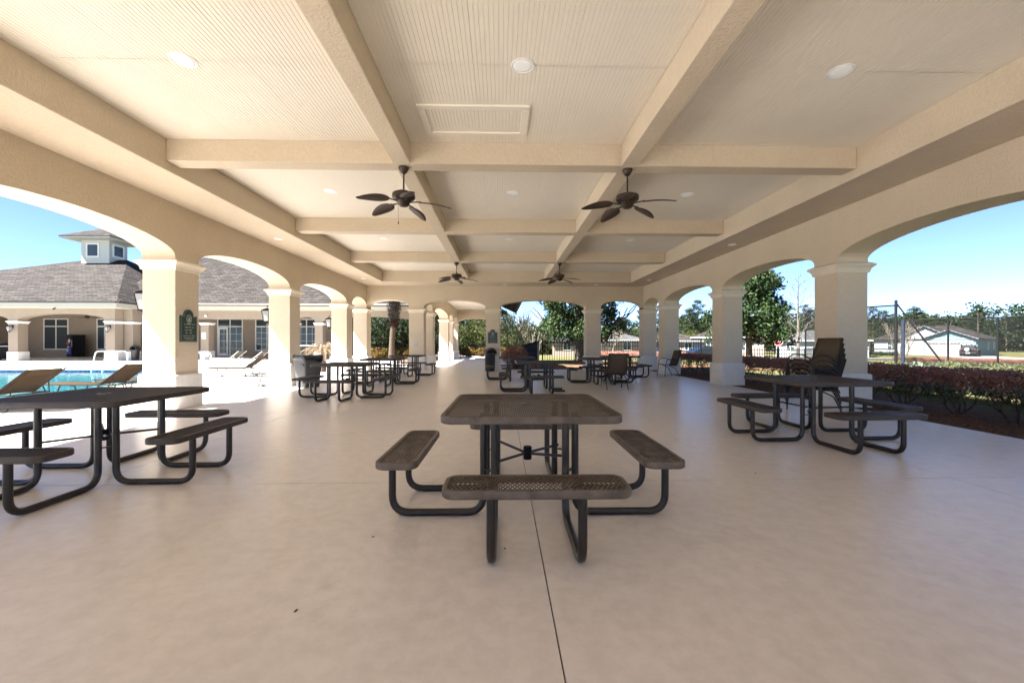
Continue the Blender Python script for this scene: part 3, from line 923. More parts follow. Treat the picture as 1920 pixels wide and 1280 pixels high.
def lattice_mesh(hx, hy, r, name, lwd=0.052, swd=0.0265, w=0.0046, t=0.004, along='x'):
    """expanded metal: two families of slanted strands"""
    b = MB()
    ix, iy = hx - .02, hy - .02
    a0 = math.atan2(swd, lwd)
    if along == 'y': a0 = math.atan2(lwd, swd)
    def inside(x, y):
        dx = abs(x) - (ix - r); dy = abs(y) - (iy - r)
        if dx > 0 and dy > 0: return dx * dx + dy * dy <= r * r
        return abs(x) <= ix and abs(y) <= iy
    step = swd * lwd / math.hypot(swd, lwd)      # distance between strands of a family
    for sgn in (1, -1):
        a = a0 * sgn
        d = Vector((math.cos(a), math.sin(a), 0)); s = Vector((-d.y, d.x, 0))
        L = math.hypot(ix, iy)
        k = int(L / step) + 1
        for i in range(-k, k + 1):
            o = s * (i * step)
            lo, hi = None, None
            q = 64
            for u in range(-q, q + 1):
                p = o + d * (L * u / q)
                if inside(p.x, p.y):
                    if lo is None: lo = u
                    hi = u
            if lo is None or hi - lo < 1: continue
            p0 = o + d * (L * (lo - .45) / q); p1 = o + d * (L * (hi + .45) / q)
            z = -0.006 + (0.0012 if sgn > 0 else 0)
            p0.z = z; p1.z = z
            b.bar(p0, p1, w, t)
    return b.mesh(name)

TH, SH = 0.768, 0.452            # table-top and seat heights
SEAT_R, LEG_R, IN_R, TS = 0.90, 0.985, 0.33, 0.25
seat_rim = rim_mesh(.52, .142, .075, .046, 'seat_rim')
seat_lat = lattice_mesh(.52, .142, .075, 'seat_lattice', along='y')
_tops = {}
def table_top(hx0, hx1, hy):
    k = (hx0, hx1)
    if k not in _tops:
        hx = (hx1 - hx0) / 2
        _tops[k] = (rim_mesh(hx, hy, .10, .048, 'top_rim'), lattice_mesh(hx, hy, .10, 'top_lattice', along='y'), (hx0 + hx1) / 2)
    return _tops[k]
def leg_mesh():
    p = fillet([(LEG_R, 0, SH - .028), (LEG_R, 0, .026), (IN_R, 0, .026), (IN_R, 0, TH - .03)], .125, 7)
    return MB().tube(p, .0262, 12).mesh('bent_leg')
leg_me = leg_mesh()
def seat_bracket():
    b = MB()
    for y in (-TS, TS):
        b.bar((SEAT_R - .12, y, SH - .030), (SEAT_R + .125, y, SH - .030), .045, .006)
    return b.mesh('seat_bracket')
brk_me = seat_bracket()
def brace_mesh():
    b = MB()
    for a in range(4):
        c, s = math.cos(a * PI / 2 + PI / 4), math.sin(a * PI / 2 + PI / 4)
        b.tube([(c * .045, s * .045, .385), (c * .385, s * .385, .40 + (.03 if a % 2 else -.02))], .011, 8)
    for a in range(4):
        an = a * PI / 2
        for z in (.34, .425):
            b.xform(lambda x, y, z_: (x, y, z_))
            p = Vector((IN_R, -TS, z)); q = Vector((IN_R, TS, z))
            rot = Matrix.Rotation(an, 3, 'Z')
            if z < .4:
                b.bar(rot @ (Vector((IN_R, TS, z)) + Vector((0, 0, 0))), rot @ Vector((TS, IN_R, z)), .03, .008)
    return b.mesh('brace')
brace_me = brace_mesh()
socket_me = MB().lathe([(.030, .335), (.033, .34), (.033, .43), (.030, .435)], 14).mesh('socket')
ring_me = MB().lathe([(.050, -.012), (.052, -.004), (.046, .004), (.030, .005), (.026, -.002)], 18).mesh('umbrella_ring')

def picnic_table(label, x, y, rz=0.0, seats=(0, 1, 2, 3), ext=0.0, worn=False):
    m = 'bronzew' if worn else 'bronze'
    t = thing('picnic_table', label, 'picnic table', (x, y, 0), R(rz), 'square mesh picnic tables under the pavilion')
    rim, lat, off = table_top(-.60, .60 + ext, .60)
    srim, slat = seat_rim, seat_lat
    if worn:
        rim, lat, srim, slat = rim.copy(), lat.copy(), srim.copy(), slat.copy()
        for q in (rim, lat, srim, slat): q.materials.clear()
    tp = link('tabletop', rim, m, t, smooth='angle'); tp.location = (off, 0, TH)
    lt = link('mesh_panel', lat, m, tp)
    rg = link('umbrella_ring', ring_me, m, tp, smooth='angle'); rg.location = (-off, 0, .001)
    for a in range(4):
        an = a * PI / 2
        c, s = math.cos(an), math.sin(an)
        if a in seats:
            st = link('seat', srim, m, t, smooth='angle')
            st.location = (c * SEAT_R, s * SEAT_R, SH); st.rotation_euler = (0, 0, an + PI / 2)
            link('mesh_panel', slat, m, st)
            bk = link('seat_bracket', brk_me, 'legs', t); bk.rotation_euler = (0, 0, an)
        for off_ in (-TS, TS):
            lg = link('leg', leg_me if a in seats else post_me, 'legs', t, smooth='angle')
            lg.rotation_euler = (0, 0, an)
            lg.location = (-s * off_, c * off_, 0)
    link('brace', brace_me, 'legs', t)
    link('umbrella_socket', socket_me, 'black', t, smooth='angle')
    return t
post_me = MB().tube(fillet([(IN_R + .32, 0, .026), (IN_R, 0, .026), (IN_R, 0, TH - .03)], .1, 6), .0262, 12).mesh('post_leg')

picnic_table('brown square mesh picnic table with worn edges standing astride the middle floor joint', .205, 3.25, -.6, worn=True)
picnic_table('dark brown mesh picnic table beside the column with the green sign, loungers behind it', -3.71, 3.985, 0.4)
picnic_table('dark brown mesh picnic table in front of the stack of sling chairs', 4.13, 5.43, 2.0)
picnic_table('dark brown mesh picnic table next to the grey bin by the second pool side column', -3.58, 9.75, -3)
picnic_table('dark brown mesh picnic table in the middle of the pool side row of three', -3.57, 12.85, 2)
picnic_table('dark brown mesh picnic table farthest along the pool side row, near the end wall', -3.6, 16.15, -2)
picnic_table('dark brown mesh picnic table with long overhanging top and only three seats', .97, 10.8, 0, seats=(1, 2, 3), ext=.52)
picnic_table('dark brown mesh picnic table behind the long topped table, near the domed litter bin', .52, 14.25, 1)
picnic_table('dark brown mesh picnic table with a sling chair pulled up to it', 3.12, 13.1, -2)
picnic_table('dark brown mesh picnic table in the far hedge side corner by the end wall', 4.32, 15.1, 1.5)

# ================================================================== SLING CHAIRS
def sling_sheet(pts, hw, t=0.006, sag=0.0, n=6):
    """cloth stretched between two side rails along a path in the xz plane"""
    b = MB(); m = len(pts); V = []
    for sgn in (1, -1):
        for i, p in enumerate(pts):
            q0 = Vector(pts[max(0, i - 1)]); q1 = Vector(pts[min(m - 1, i + 1)])
            d = (q1 - q0).normalized(); nr = Vector((-d.y, d.x)) if len(p) == 2 else None
            for k in range(n + 1):
                u = -1 + 2 * k / n
                s = sag * (1 - u * u)
                V.append((p[0] + nr.x * (t / 2 * sgn - s), hw * u, p[1] + nr.y * (t / 2 * sgn - s)))
    o = m * (n + 1); F = []
    for i in range(m - 1):
        for k in range(n):
            a = i * (n + 1) + k
            F.append((a, a + n + 1, a + n + 2, a + 1))
            F.append((o + a, o + a + 1, o + a + n + 2, o + a + n + 1))
    for i in range(m - 1):
        a = i * (n + 1); F.append((a, o + a, o + a + n + 1, a + n + 1))
        a = i * (n + 1) + n; F.append((a, a + n + 1, o + a + n + 1, o + a))
    for k in range(n):
        F.append((k, k + 1, o + k + 1, o + k))
        a = (m - 1) * (n + 1) + k; F.append((a, o + a, o + a + 1, a + 1))
    b.add(V, F)
    return b

def make_chair(label, loc, rz, group):
    """faces +x: arm loops that run down into the front legs, raked rear legs, cloth seat and back"""
    t = thing('sling_chair', label, 'chair', loc, rz, group)
    seat = [(.235, .43), (.20, .437), (.10, .420), (-.05, .408), (-.17, .402)]
    back = [(-.17, .402), (-.22, .46), (-.275, .62), (-.335, .80), (-.385, .95)]
    sling_sheet(seat, .245, sag=.012).build('seat', 'sling2', t, smooth=True)
    sling_sheet(back, .245, sag=.012).build('backrest', 'sling2', t, smooth=True)
    for s in (-1, 1):
        y = s * .262
        fr = [Vector((p[0], y, p[1])) for p in ([(.25, .425)] + seat[1:] + back[1:])]
        MB().tube(fr, .0125, 8).build('side_frame', 'tubed', t, smooth='angle')
        ya = s * .285
        arm = fillet([(.29, ya, 0.0), (.245, ya, .40), (.215, ya, .60), (.10, ya, .665), (-.08, ya, .655), (-.265, y, .56)], .16, 6)
        MB().tube(arm, .0125, 8).build('armrest', 'tubed', t, smooth='angle')
        MB().tube(fillet([(.11, y, .415), (-.14, y * 1.04, .30), (-.30, ya, 0.0)], .12, 5), .0125, 8).build('leg', 'tubed', t, smooth='angle')
    for p in ((.215, .425), (-.20, .40), (-.385, .955)):
        MB().tube([(p[0], -.262, p[1]), (p[0], .262, p[1])], .0115, 8).build('cross_bar', 'tubed', t, smooth='angle')
    return t
GRP = 'brown sling chairs under the pavilion'
ch = make_chair('brown sling chair standing with its back to us at the mesh table', (3.08, 11.25, 0), R(91), GRP)
dup(ch, (6.30, 15.55, 0), R(186), 'brown sling chair standing alone against the far right column by the hedge', GRP)
sa = R(184)
sx, sy = 5.66, 7.40
for k, w in enumerate(('at the bottom', 'second from the bottom', 'in the middle', 'second from the top', 'on top')):
    f = .014 * k
    dup(ch, (sx + math.cos(sa) * f, sy + math.sin(sa) * f, .092 * k), sa + R(.6 * (k % 2)),
        'brown sling chair %s of the stack beside the column' % w, 'brown sling chairs stacked beside the column')

# ================================================================== CEILING FANS
def make_fan(label, loc, a0):
    t = thing('ceiling_fan', label, 'ceiling fan', loc, 0, 'palm blade ceiling fans on the beams')
    MB().lathe([(.078, -.001), (.080, -.014), (.066, -.050), (.040, -.092), (.016, -.104)], 24).build('canopy', 'fan', t, smooth='angle')
    MB().tube([(0, 0, -.09), (0, 0, -.40)], .0125, 10).lathe([(.016, -.345), (.036, -.375), (.048, -.392)], 16).build('downrod', 'fan', t, smooth='angle')
    MB().lathe([(.05, -.385), (.130, -.392), (.168, -.412), (.176, -.44), (.172, -.478), (.140, -.500), (.118, -.512)], 32).build('motor', 'fan', t, smooth='angle')
    MB().lathe([(.116, -.513), (.118, -.53), (.098, -.545), (.080, -.582), (.060, -.604), (.02, -.612)], 24).build('switch_housing', 'fan', t, smooth='angle')
    for k in range(5):
        a = a0 + k * 2 * PI / 5
        bl = empty('blade'); bl.parent = t
        # palm-leaf outline, pitched and slightly drooped
        out = []
        n = 14
        r0, r1 = .235, .735
        up, dn = [], []
        for i in range(n + 1):
            u = i / n
            wv = .104 * (math.sin(PI * min(1, u ** .72)) ** .62 if 0 < u < 1 else 0.0)
            if u < .02: wv = .02
            up.append((r0 + (r1 - r0) * u, wv)); dn.append((r0 + (r1 - r0) * u, -wv))
        poly = dn + up[::-1][1:]
        pitch = R(13)
        ca, sa_ = math.cos(a), math.sin(a)
        def fn(x, y, z):
            droop = -.34 * max(0, (x - r0)) ** 2 - .012
            yy = y * math.cos(pitch); zz = y * math.sin(pitch) + z + droop - .535
            return (x * ca - yy * sa_, x * sa_ + yy * ca, zz)
        b = MB()
        top, bot = [], []
        V = []
        m = len(up)
        for z in (.004, -.004):
            for i in range(m):
                for v in (up[i], (up[i][0], 0.0), dn[i]):
                    V.append(fn(v[0], v[1], z + (.010 if v[1] == 0.0 else 0)))
        F = []
        o = m * 3
        for i in range(m - 1):
            for j in (0, 1):
                p = i * 3 + j
                F.append((p, p + 1, p + 4, p + 3))
                F.append((o + p, o + p + 3, o + p + 4, o + p + 1))
            F.append((i * 3, i * 3 + 3, o + i * 3 + 3, o + i * 3))
            F.append((i * 3 + 2, o + i * 3 + 2, o + i * 3 + 5, i * 3 + 5))
        bl2 = b.add(V, F)
        bpy.data.objects.remove(bl)
        bo = bl2.build('blade', 'blade', t, smooth=True)
        ir = MB().bar(fn(.09, 0, .006), fn(.27, 0, .014), .040, .008)
        ir.bar(fn(.25, -.03, .014), fn(.25, .03, .014), .02, .008)
        ir.build('blade_iron', 'fan', bo)
    return t
fx = (-1.508, 1.975)
fan = make_fan('left ceiling fan of the nearer pair, with a hanging pull chain', (fx[0], 6.47, HB), R(2))
MB().tube([(-.06, -.09, -.60), (-.06, -.09, -.86)], .0018, 5).lathe([(.002, -.86), (.008, -.87), (.008, -.90), (.002, -.905)], 8, (-.06, -.09, 0)).build('pull_chain', 'fan', fan)
make_fan('right ceiling fan of the nearer pair', (fx[1], 6.47, HB), R(38))
make_fan('left ceiling fan of the farther pair', (fx[0], 14.055, HB), R(10))
make_fan('right ceiling fan of the farther pair', (fx[1], 14.055, HB), R(44))

# ================================================================== RECESSED LIGHTS
def make_light(label, loc, r, grp):
    t = thing('recessed_light', label, 'ceiling light', loc, 0, grp)
    MB().lathe([(r * .82, -.004), (r * .86, -.010), (r * .98, -.008), (r, -.001)], 32).build('trim_ring', 'light', t, smooth='angle')
    MB().lathe([(.001, -.0055), (r * .55, -.006), (r * .815, -.0045), (r * .82, -.002)], 32).build('diffuser', 'lamp', t, smooth=True)
    return t
cx3 = [-3.42, .235, 3.80]
row_y = [4.56, 8.42, 12.2, 15.9]
row_n = ['nearest row of coffers', 'second row of coffers', 'third row of coffers', 'farthest row of coffers']
col_n = ['pool side', 'middle', 'hedge side']
l0 = None
for j, yy in enumerate(row_y):
    for i, xx in enumerate(cx3):
        lab = 'round white recessed light in the %s coffer of the %s' % (col_n[i], row_n[j].replace(' of coffers', ''))
        if l0 is None: l0 = make_light(lab, (xx, yy, HC), .132, 'round white lights in the coffers')
        else: dup(l0, (xx, yy, HC), 0, lab, 'round white lights in the coffers')
s0 = None
for xx, yy, w in ((-5.52, 10.45, 'pool side soffit, by the second column'), (-5.52, 3.9, 'pool side soffit, before the first column'),
                  (-5.52, 16.8, 'pool side soffit, at the far end'), (6.05, 10.75, 'hedge side soffit, by the second column'),
                  (6.05, 3.9, 'hedge side soffit, before the first column'),
                  (6.05, 16.9, 'hedge side soffit, at the far end'), (.15, 18.3, 'end wall soffit, in the middle'), (4.2, 18.3, 'end wall soffit, towards the hedge')):
    lab = 'small white recessed light in the ' + w
    if s0 is None: s0 = make_light(lab, (xx, yy, HS), .10, 'small white lights in the soffit')
    else: dup(s0, (xx, yy, HS), 0, lab, 'small white lights in the soffit')

# ================================================================== GREEN RULE SIGNS
def make_sign(label, loc, rz):
    """arched-top plaque in its xz plane, facing -y"""
    t = thing('rules_sign', label, 'sign', loc, rz, 'green arched plaques on the columns')
    w, h = .215, .63
    def outline(s):
        hw = w * s
        pts = [(-hw, 0.0), (hw, 0.0), (hw, .49), (hw * .92, .505)]
        for k in range(9):
            a = R(-10 + 200 * k / 8)
            pts.append((.125 * s * math.cos(a), .505 + .12 * math.sin(a)))
        pts += [(-hw * .92, .505), (-hw, .49)]
        return pts
    def xz(x, z, y): return (x, y, z)
    MB().prism_t([(x, z) for x, z in outline(1.0)], -.022, -.001, xz).build('board', 'green', t)
    # border line
    b = MB()
    o = [(x * .93, .018 + z * .955) for x, z in outline(1.0)]
    for i in range(len(o)):
        p, q = o[i], o[(i + 1) % len(o)]
        b.bar((p[0], -.0225, p[1]), (q[0], -.0225, q[1]), .003, .004, up=(0, 1, 0))
    b.build('border', 'signtx', t)
    # oval emblem with a leaf
    b = MB()
    pts = [(.058 * math.cos(2 * PI * k / 24), -.0235, .435 + .078 * math.sin(2 * PI * k / 24)) for k in range(24)]
    b.tube(pts, .0065, 6, closed=True)
    b.bar((-.02, -.0235, .40), (.018, -.0235, .47), .03, .005, up=(0, 1, 0))
    b.bar((.002, -.0235, .385), (.030, -.0235, .425), .022, .005, up=(0, 1, 0))
    b.build('emblem', 'signtx', t)
    # rows of lettering, worn past reading
    rng_ = random.Random(4)
    rows = [(.325, .020, .155), (.268, .022, .12), (.214, .020, .105), (.160, .022, .085), (.108, .016, .15), (.070, .014, .13), (.038, .012, .10)]
    for z, hgt, hw in rows:
        b = MB(); x = -hw
        while x < hw:
            lw = hgt * rng_.uniform(.35, .75)
            if rng_.random() < .16: x += hgt * .8; continue
            k = rng_.random()
            b.box(x, x + hgt * .16, -.0245, -.0215, z, z + hgt)
            if k < .7: b.box(x + hgt * .16, x + lw, -.0245, -.0215, z + hgt * rng_.choice((0, .42, .84)), z + hgt * rng_.choice((.16, .58, 1.0)))
            if k > .35: b.box(x + lw, x + lw + hgt * .16, -.0245, -.0215, z, z + hgt * rng_.choice((.55, 1)))
            x += lw + hgt * .42
        b.build('lettering', 'signtx', t)
    return t
make_sign('green arched rules sign with an oval emblem on the nearest pool side column', (XL, 8.19, 1.265), R(90))
make_sign('green arched rules sign on the end wall column above the domed litter bin', (-.39, YB, 1.235), 0)

# ================================================================== BINS
bn = thing('grey_bin', 'tall grey square plastic bin with a black liner beside the second column', 'bin', (-5.46, 11.9, 0), R(-32))
b = MB()
prof = [(.215, .0), (.225, .02), (.262, .60), (.268, .70), (.285, .71), (.288, .86)]
V = []; F = []
rings = []
for h, z in prof:
    rings.append([(x, y, z) for x, y in rounded_rect(h, h, .05, 4)])
nn = len(rings[0])
V = [p for r_ in rings for p in r_]
for i in range(len(rings) - 1):
    for k in range(nn):
        k2 = (k + 1) % nn
        F.append((i * nn + k, i * nn + k2, (i + 1) * nn + k2, (i + 1) * nn + k))
F.append(tuple(reversed(range(nn))))
b.add(V, F).build('body', 'greybin', bn, smooth='angle')
b = MB().box(.06, .24, -.30, -.283, .60, .66); b.box(-.302, -.285, -.09, .09, .60, .66)
b.build('handle', 'greybin', bn, bevel=.006)
b = MB(); rg2 = random.Random(2)
lv = []
for e, z in ((-.012, .72), (.008, .80), (.010, .872), (-.02, .90), (-.05, .86), (-.08, .70)):
    lv.append([(x + rg2.uniform(-.012, .012), y + rg2.uniform(-.012, .012), z + rg2.uniform(-.03, .03)) for x, y in rounded_rect(.29 + e, .29 + e, .06, 4)])
V = [p for r_ in lv for p in r_]; F = []
for i in range(len(lv) - 1):
    for k in range(nn):
        k2 = (k + 1) % nn
        F.append((i * nn + k, i * nn + k2, (i + 1) * nn + k2, (i + 1) * nn + k))
F.append(tuple((len(lv) - 1) * nn + k for k in range(nn)))
b.add(V, F).build('liner', 'blackbag', bn, smooth=True)

def domed_bin(label, loc, rz, m='darkbin'):
    t = thing('domed_bin', label, 'bin', loc, rz, 'dark domed litter bins')
    MB().lathe([(.205, 0), (.215, .02), (.235, .70), (.245, .72), (.245, .76)], 24).build('body', m, t, smooth='angle')
    # hood: half barrel with an opening on its front
    b = MB(); n = 14
    V = []; F = []
    for r_ in (.245, .215):
        for x in (-.22, .22):
            for k in range(n + 1):
                a = PI * k / n
                V.append((x, -r_ * math.cos(a), .762 + r_ * math.sin(a) * 1.15))
    def ix(rn, xn, k): return (rn * 2 + xn) * (n + 1) + k
    for k in range(n):
        F.append((ix(0, 0, k), ix(0, 0, k + 1), ix(0, 1, k + 1), ix(0, 1, k)))
        F.append((ix(1, 0, k), ix(1, 1, k), ix(1, 1, k + 1), ix(1, 0, k + 1)))
        F.append((ix(0, 0, k), ix(1, 0, k), ix(1, 0, k + 1), ix(0, 0, k + 1)))
        F.append((ix(0, 1, k), ix(0, 1, k + 1), ix(1, 1, k + 1), ix(1, 1, k)))
    b.add(V, F).build('hood', m, t, smooth='angle')
    MB().box(-.19, -.17, -.19, .19, .765, .95).build('hood_back', m, t)
    MB().lathe([(.24, .745), (.19, .75), (.18, .60)], 20).build('liner', 'blackbag', t)
    return t
domed_bin('dark domed litter bin standing against the end wall column under the green sign', (-.50, 18.46, 0), R(-70))

# ================================================================== WALL LANTERNS
def make_lantern(label, loc, rz, grp):
    """hangs off a wall; the wall is towards +x, the lantern body out at -x"""
    t = thing('wall_lantern', label, 'lantern', loc, rz, grp)
    MB().box(-.022, -.001, -.055, .055, -.02, .20).build('backplate', 'black', t, bevel=.006)
    MB().tube(fillet([(-.02, 0, .13), (-.12, 0, .24), (-.21, 0, .20), (-.21, 0, .135)], .06, 6), .010, 8).build('arm', 'black', t, smooth='angle')
    MB().sq([(.118, .062), (.122, .07), (.06, .118), (.022, .138)], (-.21, 0, 0)).build('cap', 'black', t)
    MB().sq([(.062, -.24), (.068, -.232), (.102, .060)], (-.21, 0, 0)).build('glass', 'frost', t)
    b = MB()
    for sx_, sy_ in ((-1, -1), (1, -1), (1, 1), (-1, 1)):
        b.bar((-.21 + sx_ * .066, sy_ * .066, -.24), (-.21 + sx_ * .106, sy_ * .106, .064), .013, .013)
    b.sq([(.070, -.262), (.074, -.242)], (-.21, 0, 0)); b.sq([(.014, -.31), (.03, -.28), (.05, -.262)], (-.21, 0, 0))
    b.build('frame', 'black', t)
    return t
LG = 'black wall lanterns on the pool side columns'
xo = XL - T
ln = make_lantern('black wall lantern on the outer face of the nearest pool side column', (xo, 8.18, 2.12), 0, LG)
dup(ln, (xo, 12.37, 2.12), 0, 'black wall lantern on the outer face of the second pool side column', LG)
dup(ln, (xo, 16.75, 2.12), 0, 'black wall lantern on the outer face of the third pool side column', LG)

# ================================================================== LEAVES AND SCRAPS ON THE FLOOR
lg = 'dry leaf scraps on the floor'
lf = None
spots = [(-.82, 2.68, 20, 'left of the nearest seat'), (.02, 2.51, 130, 'under the nearest seat by the joint'),
         (.55, 2.66, 75, 'right of the nearest seat'), (2.42, 3.9, 10, 'in front of the hedge side table'),
         (-.95, 1.95, 60, 'by itself towards the pool side'), (2.15, 1.55, 200, 'alone towards the hedge side')]
for x, y, a, w in spots:
    if lf is None:
        b = MB().add([(-.013, 0, .002), (-.005, -.005, .003), (.005, -.005, .005), (.014, 0, .002), (.005, .005, .007), (-.005, .005, .004)],
                     [(0, 1, 2, 3), (0, 3, 4, 5)])
        lf = b.build('dry_leaf', 'mulch'); lf.location = (x, y, 0); lf.rotation_euler = (0, 0, R(a))
        tag(lf, 'small dry brown leaf scrap on the floor ' + w, 'leaf', lg)
    else:
        dup(lf, (x, y, 0), R(a), 'small dry brown leaf scrap on the floor ' + w, lg)
# ================================================================== SUN LOUNGERS
def make_lounger(label, loc, rz, grp, fab='sling', tb='tube', flat=False):
    """foot towards +x, head (raised back) at -x; low bent-tube sled legs"""
    t = thing('sun_lounger', label, 'sun lounger', loc, rz, grp)
    hz = .31
    seat = [(1.28, hz + .01), (.8, hz), (.4, hz - .005), (.0, hz)]
    L = .72; ang = R(10 if flat else 37)
    back = [(0, hz), (-L * .5 * math.cos(ang), hz + L * .5 * math.sin(ang)), (-L * math.cos(ang), hz + L * math.sin(ang))]
    sling_sheet(seat, .30, sag=.02).build('seat', fab, t, smooth=True)
    bk = sling_sheet(back, .30, sag=.012).build('backrest', fab, t, smooth=True)
    # head roll folded over the top bar
    p = Vector((back[-1][0], 0, back[-1][1])); q = Vector((back[1][0], 0, back[1][1]))
    d = (p - q).normalized()
    b = MB().obox(p - d * .09 + Vector((0, 0, .015)), d * .085, Vector((0, .295, 0)), Vector((0, 0, .012)))
    b.build('head_roll', fab, bk, bevel=.01)
    for s in (-1, 1):
        y = .325 * s
        MB().tube([(1.30, y, hz + .01), (.8, y, hz), (.4, y, hz - .005), (-.30, y, hz)], .0145, 8).build('side_rail', tb, t, smooth='angle')
        MB().tube([(back[0][0], y, back[0][1]), (back[-1][0] - .03 * math.cos(ang), y, back[-1][1] + .02)], .0145, 8).build('back_rail', tb, bk, smooth='angle')
        MB().tube([(back[1][0], y * .97, back[1][1]), (-.30, y * .97, hz - .0)], .009, 6).build('prop', tb, bk)
    for x0, x1 in ((1.22, .86), (.02, -.34)):
        for s in (-1, 1):
            y = .325 * s
            MB().tube(fillet([(x0, y, hz), (x0 - .13, y, .016), (x1 + .10, y, .016), (x1 - .03, y, hz)], .09, 5), .0135, 8).build('leg', tb, t, smooth='angle')
    for x, z in ((1.30, hz + .01), (.62, hz - .02), (-.30, hz)):
        MB().tube([(x, -.325, z), (x, .325, z)], .012, 8).build('cross_bar', tb, t, smooth='angle')
    return t
LGR = 'brown sling loungers along the pool edge'
lo = make_lounger('brown sling lounger facing the pool, second from the column with the sign', (-8.96, 9.82, 0), R(180), LGR)
dup(lo, (-8.98, 7.90, 0), R(180), 'brown sling lounger facing the pool, third from the column with the sign', LGR)
dup(lo, (-8.92, 6.20, 0), R(182), 'brown sling lounger at the photo edge, only its legs showing past the table', LGR)
dup(lo, (-8.90, 10.95, 0), R(179), 'brown sling lounger half hidden behind the column with the sign', LGR)
LG2 = 'loungers out on the sunny deck'
dup(lo, (-9.55, 15.9, 0), R(188), 'brown sling lounger with raised back on the deck between the two nearest columns', LG2)
lp = make_lounger('pale sling lounger with raised back near the clubhouse doors', (-16.2, 25.6, 0), R(172), LG2, 'slingl', 'tubew')
dup(lp, (-14.3, 24.6, 0), R(176), 'pale sling lounger partly behind the second column, near the clubhouse doors', LG2)
dup(lp, (-17.9, 24.0, 0), R(165), 'pale sling lounger behind the white handrail loop', LG2)
# low footstool left by the second column
fs = thing('footstool', 'low brown tube framed footstool on the deck left of the second column', 'footstool', (-6.98, 12.15, 0), R(6))
sling_sheet([(-.27, .36), (0, .352), (.27, .36)], .22, sag=.01).build('seat', 'slingl', fs, smooth=True)
for s in (-1, 1):
    y = s * .235
    MB().tube([(-.30, y, .365), (.30, y, .365)], .013, 8).build('side_rail', 'tube', fs)
    MB().tube(fillet([(-.26, y, .36), (-.14, y, .014), (.10, y, .014), (.22, y, .36)], .06, 5), .012, 8).build('leg', 'tube', fs, smooth='angle')
    MB().tube([(.05, y, .36), (.24, y, .02)], .011, 8).build('leg', 'tube', fs)
# looped white rails standing on the deck left of the loungers
for i, (x, y) in enumerate(((-14.9, 20.9), (-14.35, 20.6))):
    b = MB().tube(fillet([(x, y - .3, 0), (x, y - .3, .78), (x, y + .35, .78), (x, y + .35, 0)], .24, 7), .024, 8)
    tag(b.build('handrail', 'tubew', smooth=True), ('left' if i == 0 else 'right') + ' white handrail loop of the pair beside the nearest column', 'handrail', 'white handrail loops on the deck')
# white pipe railing beyond the bin
rl = thing('pipe_railing', 'white pipe railing on the deck behind the grey bin', 'railing', (-11.2, 25.3, 0), R(2))
MB().tube([(-1.0, 0, 1.08), (1.0, 0, 1.08)], .022, 8).build('rail', 'tubew', rl)
for x in (-.9, 0, .9):
    MB().tube([(x, 0, 0), (x, 0, 1.2 if x == 0 else 1.08)], .02, 8).build('post', 'tubew', rl)

# ================================================================== CLUBHOUSE
cl = thing('clubhouse', 'tan clubhouse with shingled hip roof, cupola and arched porch beyond the pool', 'clubhouse')
def cpart(b, name, m='club', bevel=0.0): return b.build(name, m, cl, bevel=bevel)
CF = 29.87
lcols = [(-48.0, -47.35), (-41.0, -40.35), (-34.35, -33.70), (-27.74, -27.09)]
ops = [(lcols[i][1], lcols[i + 1][0]) for i in range(3)]
pl = arcade(ops, -48.0, -27.09, apx=3.30, top=4.0)
cpart(MB().prism_t(pl, CF, CF + .65, lambda t, z, s: (t, s, z)), 'porch_wall')
for a, c in lcols:
    add_column((a + c) / 2, CF + .325, .65, .65, cl, ('club', 'white', 'white'))
# right wing: straight beam, then an arch, then the low breezeway
RF = 32.08
cpart(MB().box(-26.46, -16.2, RF, RF + .6, 3.05, 4.05), 'porch_beam')
pr = arcade([(-15.55, -14.22), (-13.62, -6.6)], -16.2 + .004, -5.9, apx=3.25, top=4.05)
cpart(MB().prism_t(pr, RF, RF + .6, lambda t, z, s: (t, s, z)), 'porch_wall')
add_column(-22.46, RF + .3, .6, .6, cl, ('club', 'white', 'white'))
add_column(-13.92, RF + .3, .6, .6, cl, ('club', 'white', 'white'))
add_column(-15.87, RF + .3, .6, .6, cl, ('club', 'white', 'white'))
add_column(-6.25, RF + .3, .6, .6, cl, ('club', 'white', 'white'))
add_column(-26.8, CF + 1.05, .62, .62, cl, ('club', 'white', 'white'))
cpart(MB().box(-27.09, -26.45, CF + .66, RF + .6, 2.82, 4.04), 'porch_beam')
# back walls and porch ceiling
BW = 38.0
cpart(MB().box(-49.5, -12.9, BW, BW + .3, 0, 4.05), 'back_wall')
cpart(MB().box(-49.5, -49.2, CF + .2, BW - .002, 0, 4.05), 'side_wall')
cpart(MB().box(-43.5, -43.2, CF + 2.6, BW - .002, 0, 4.02), 'side_wall')
cpart(MB().box(-13.1, -12.85, RF + 2.4, BW - .002, 0, 4.02), 'side_wall')
cpart(MB().box(-49.5, -5.8, CF + .66, BW - .002, 4.052, 4.09), 'porch_ceiling', 'ceil')
cpart(MB().box(-49.0, -7.02, RF + .7, BW, -.002, .012), 'porch_floor', 'floor')

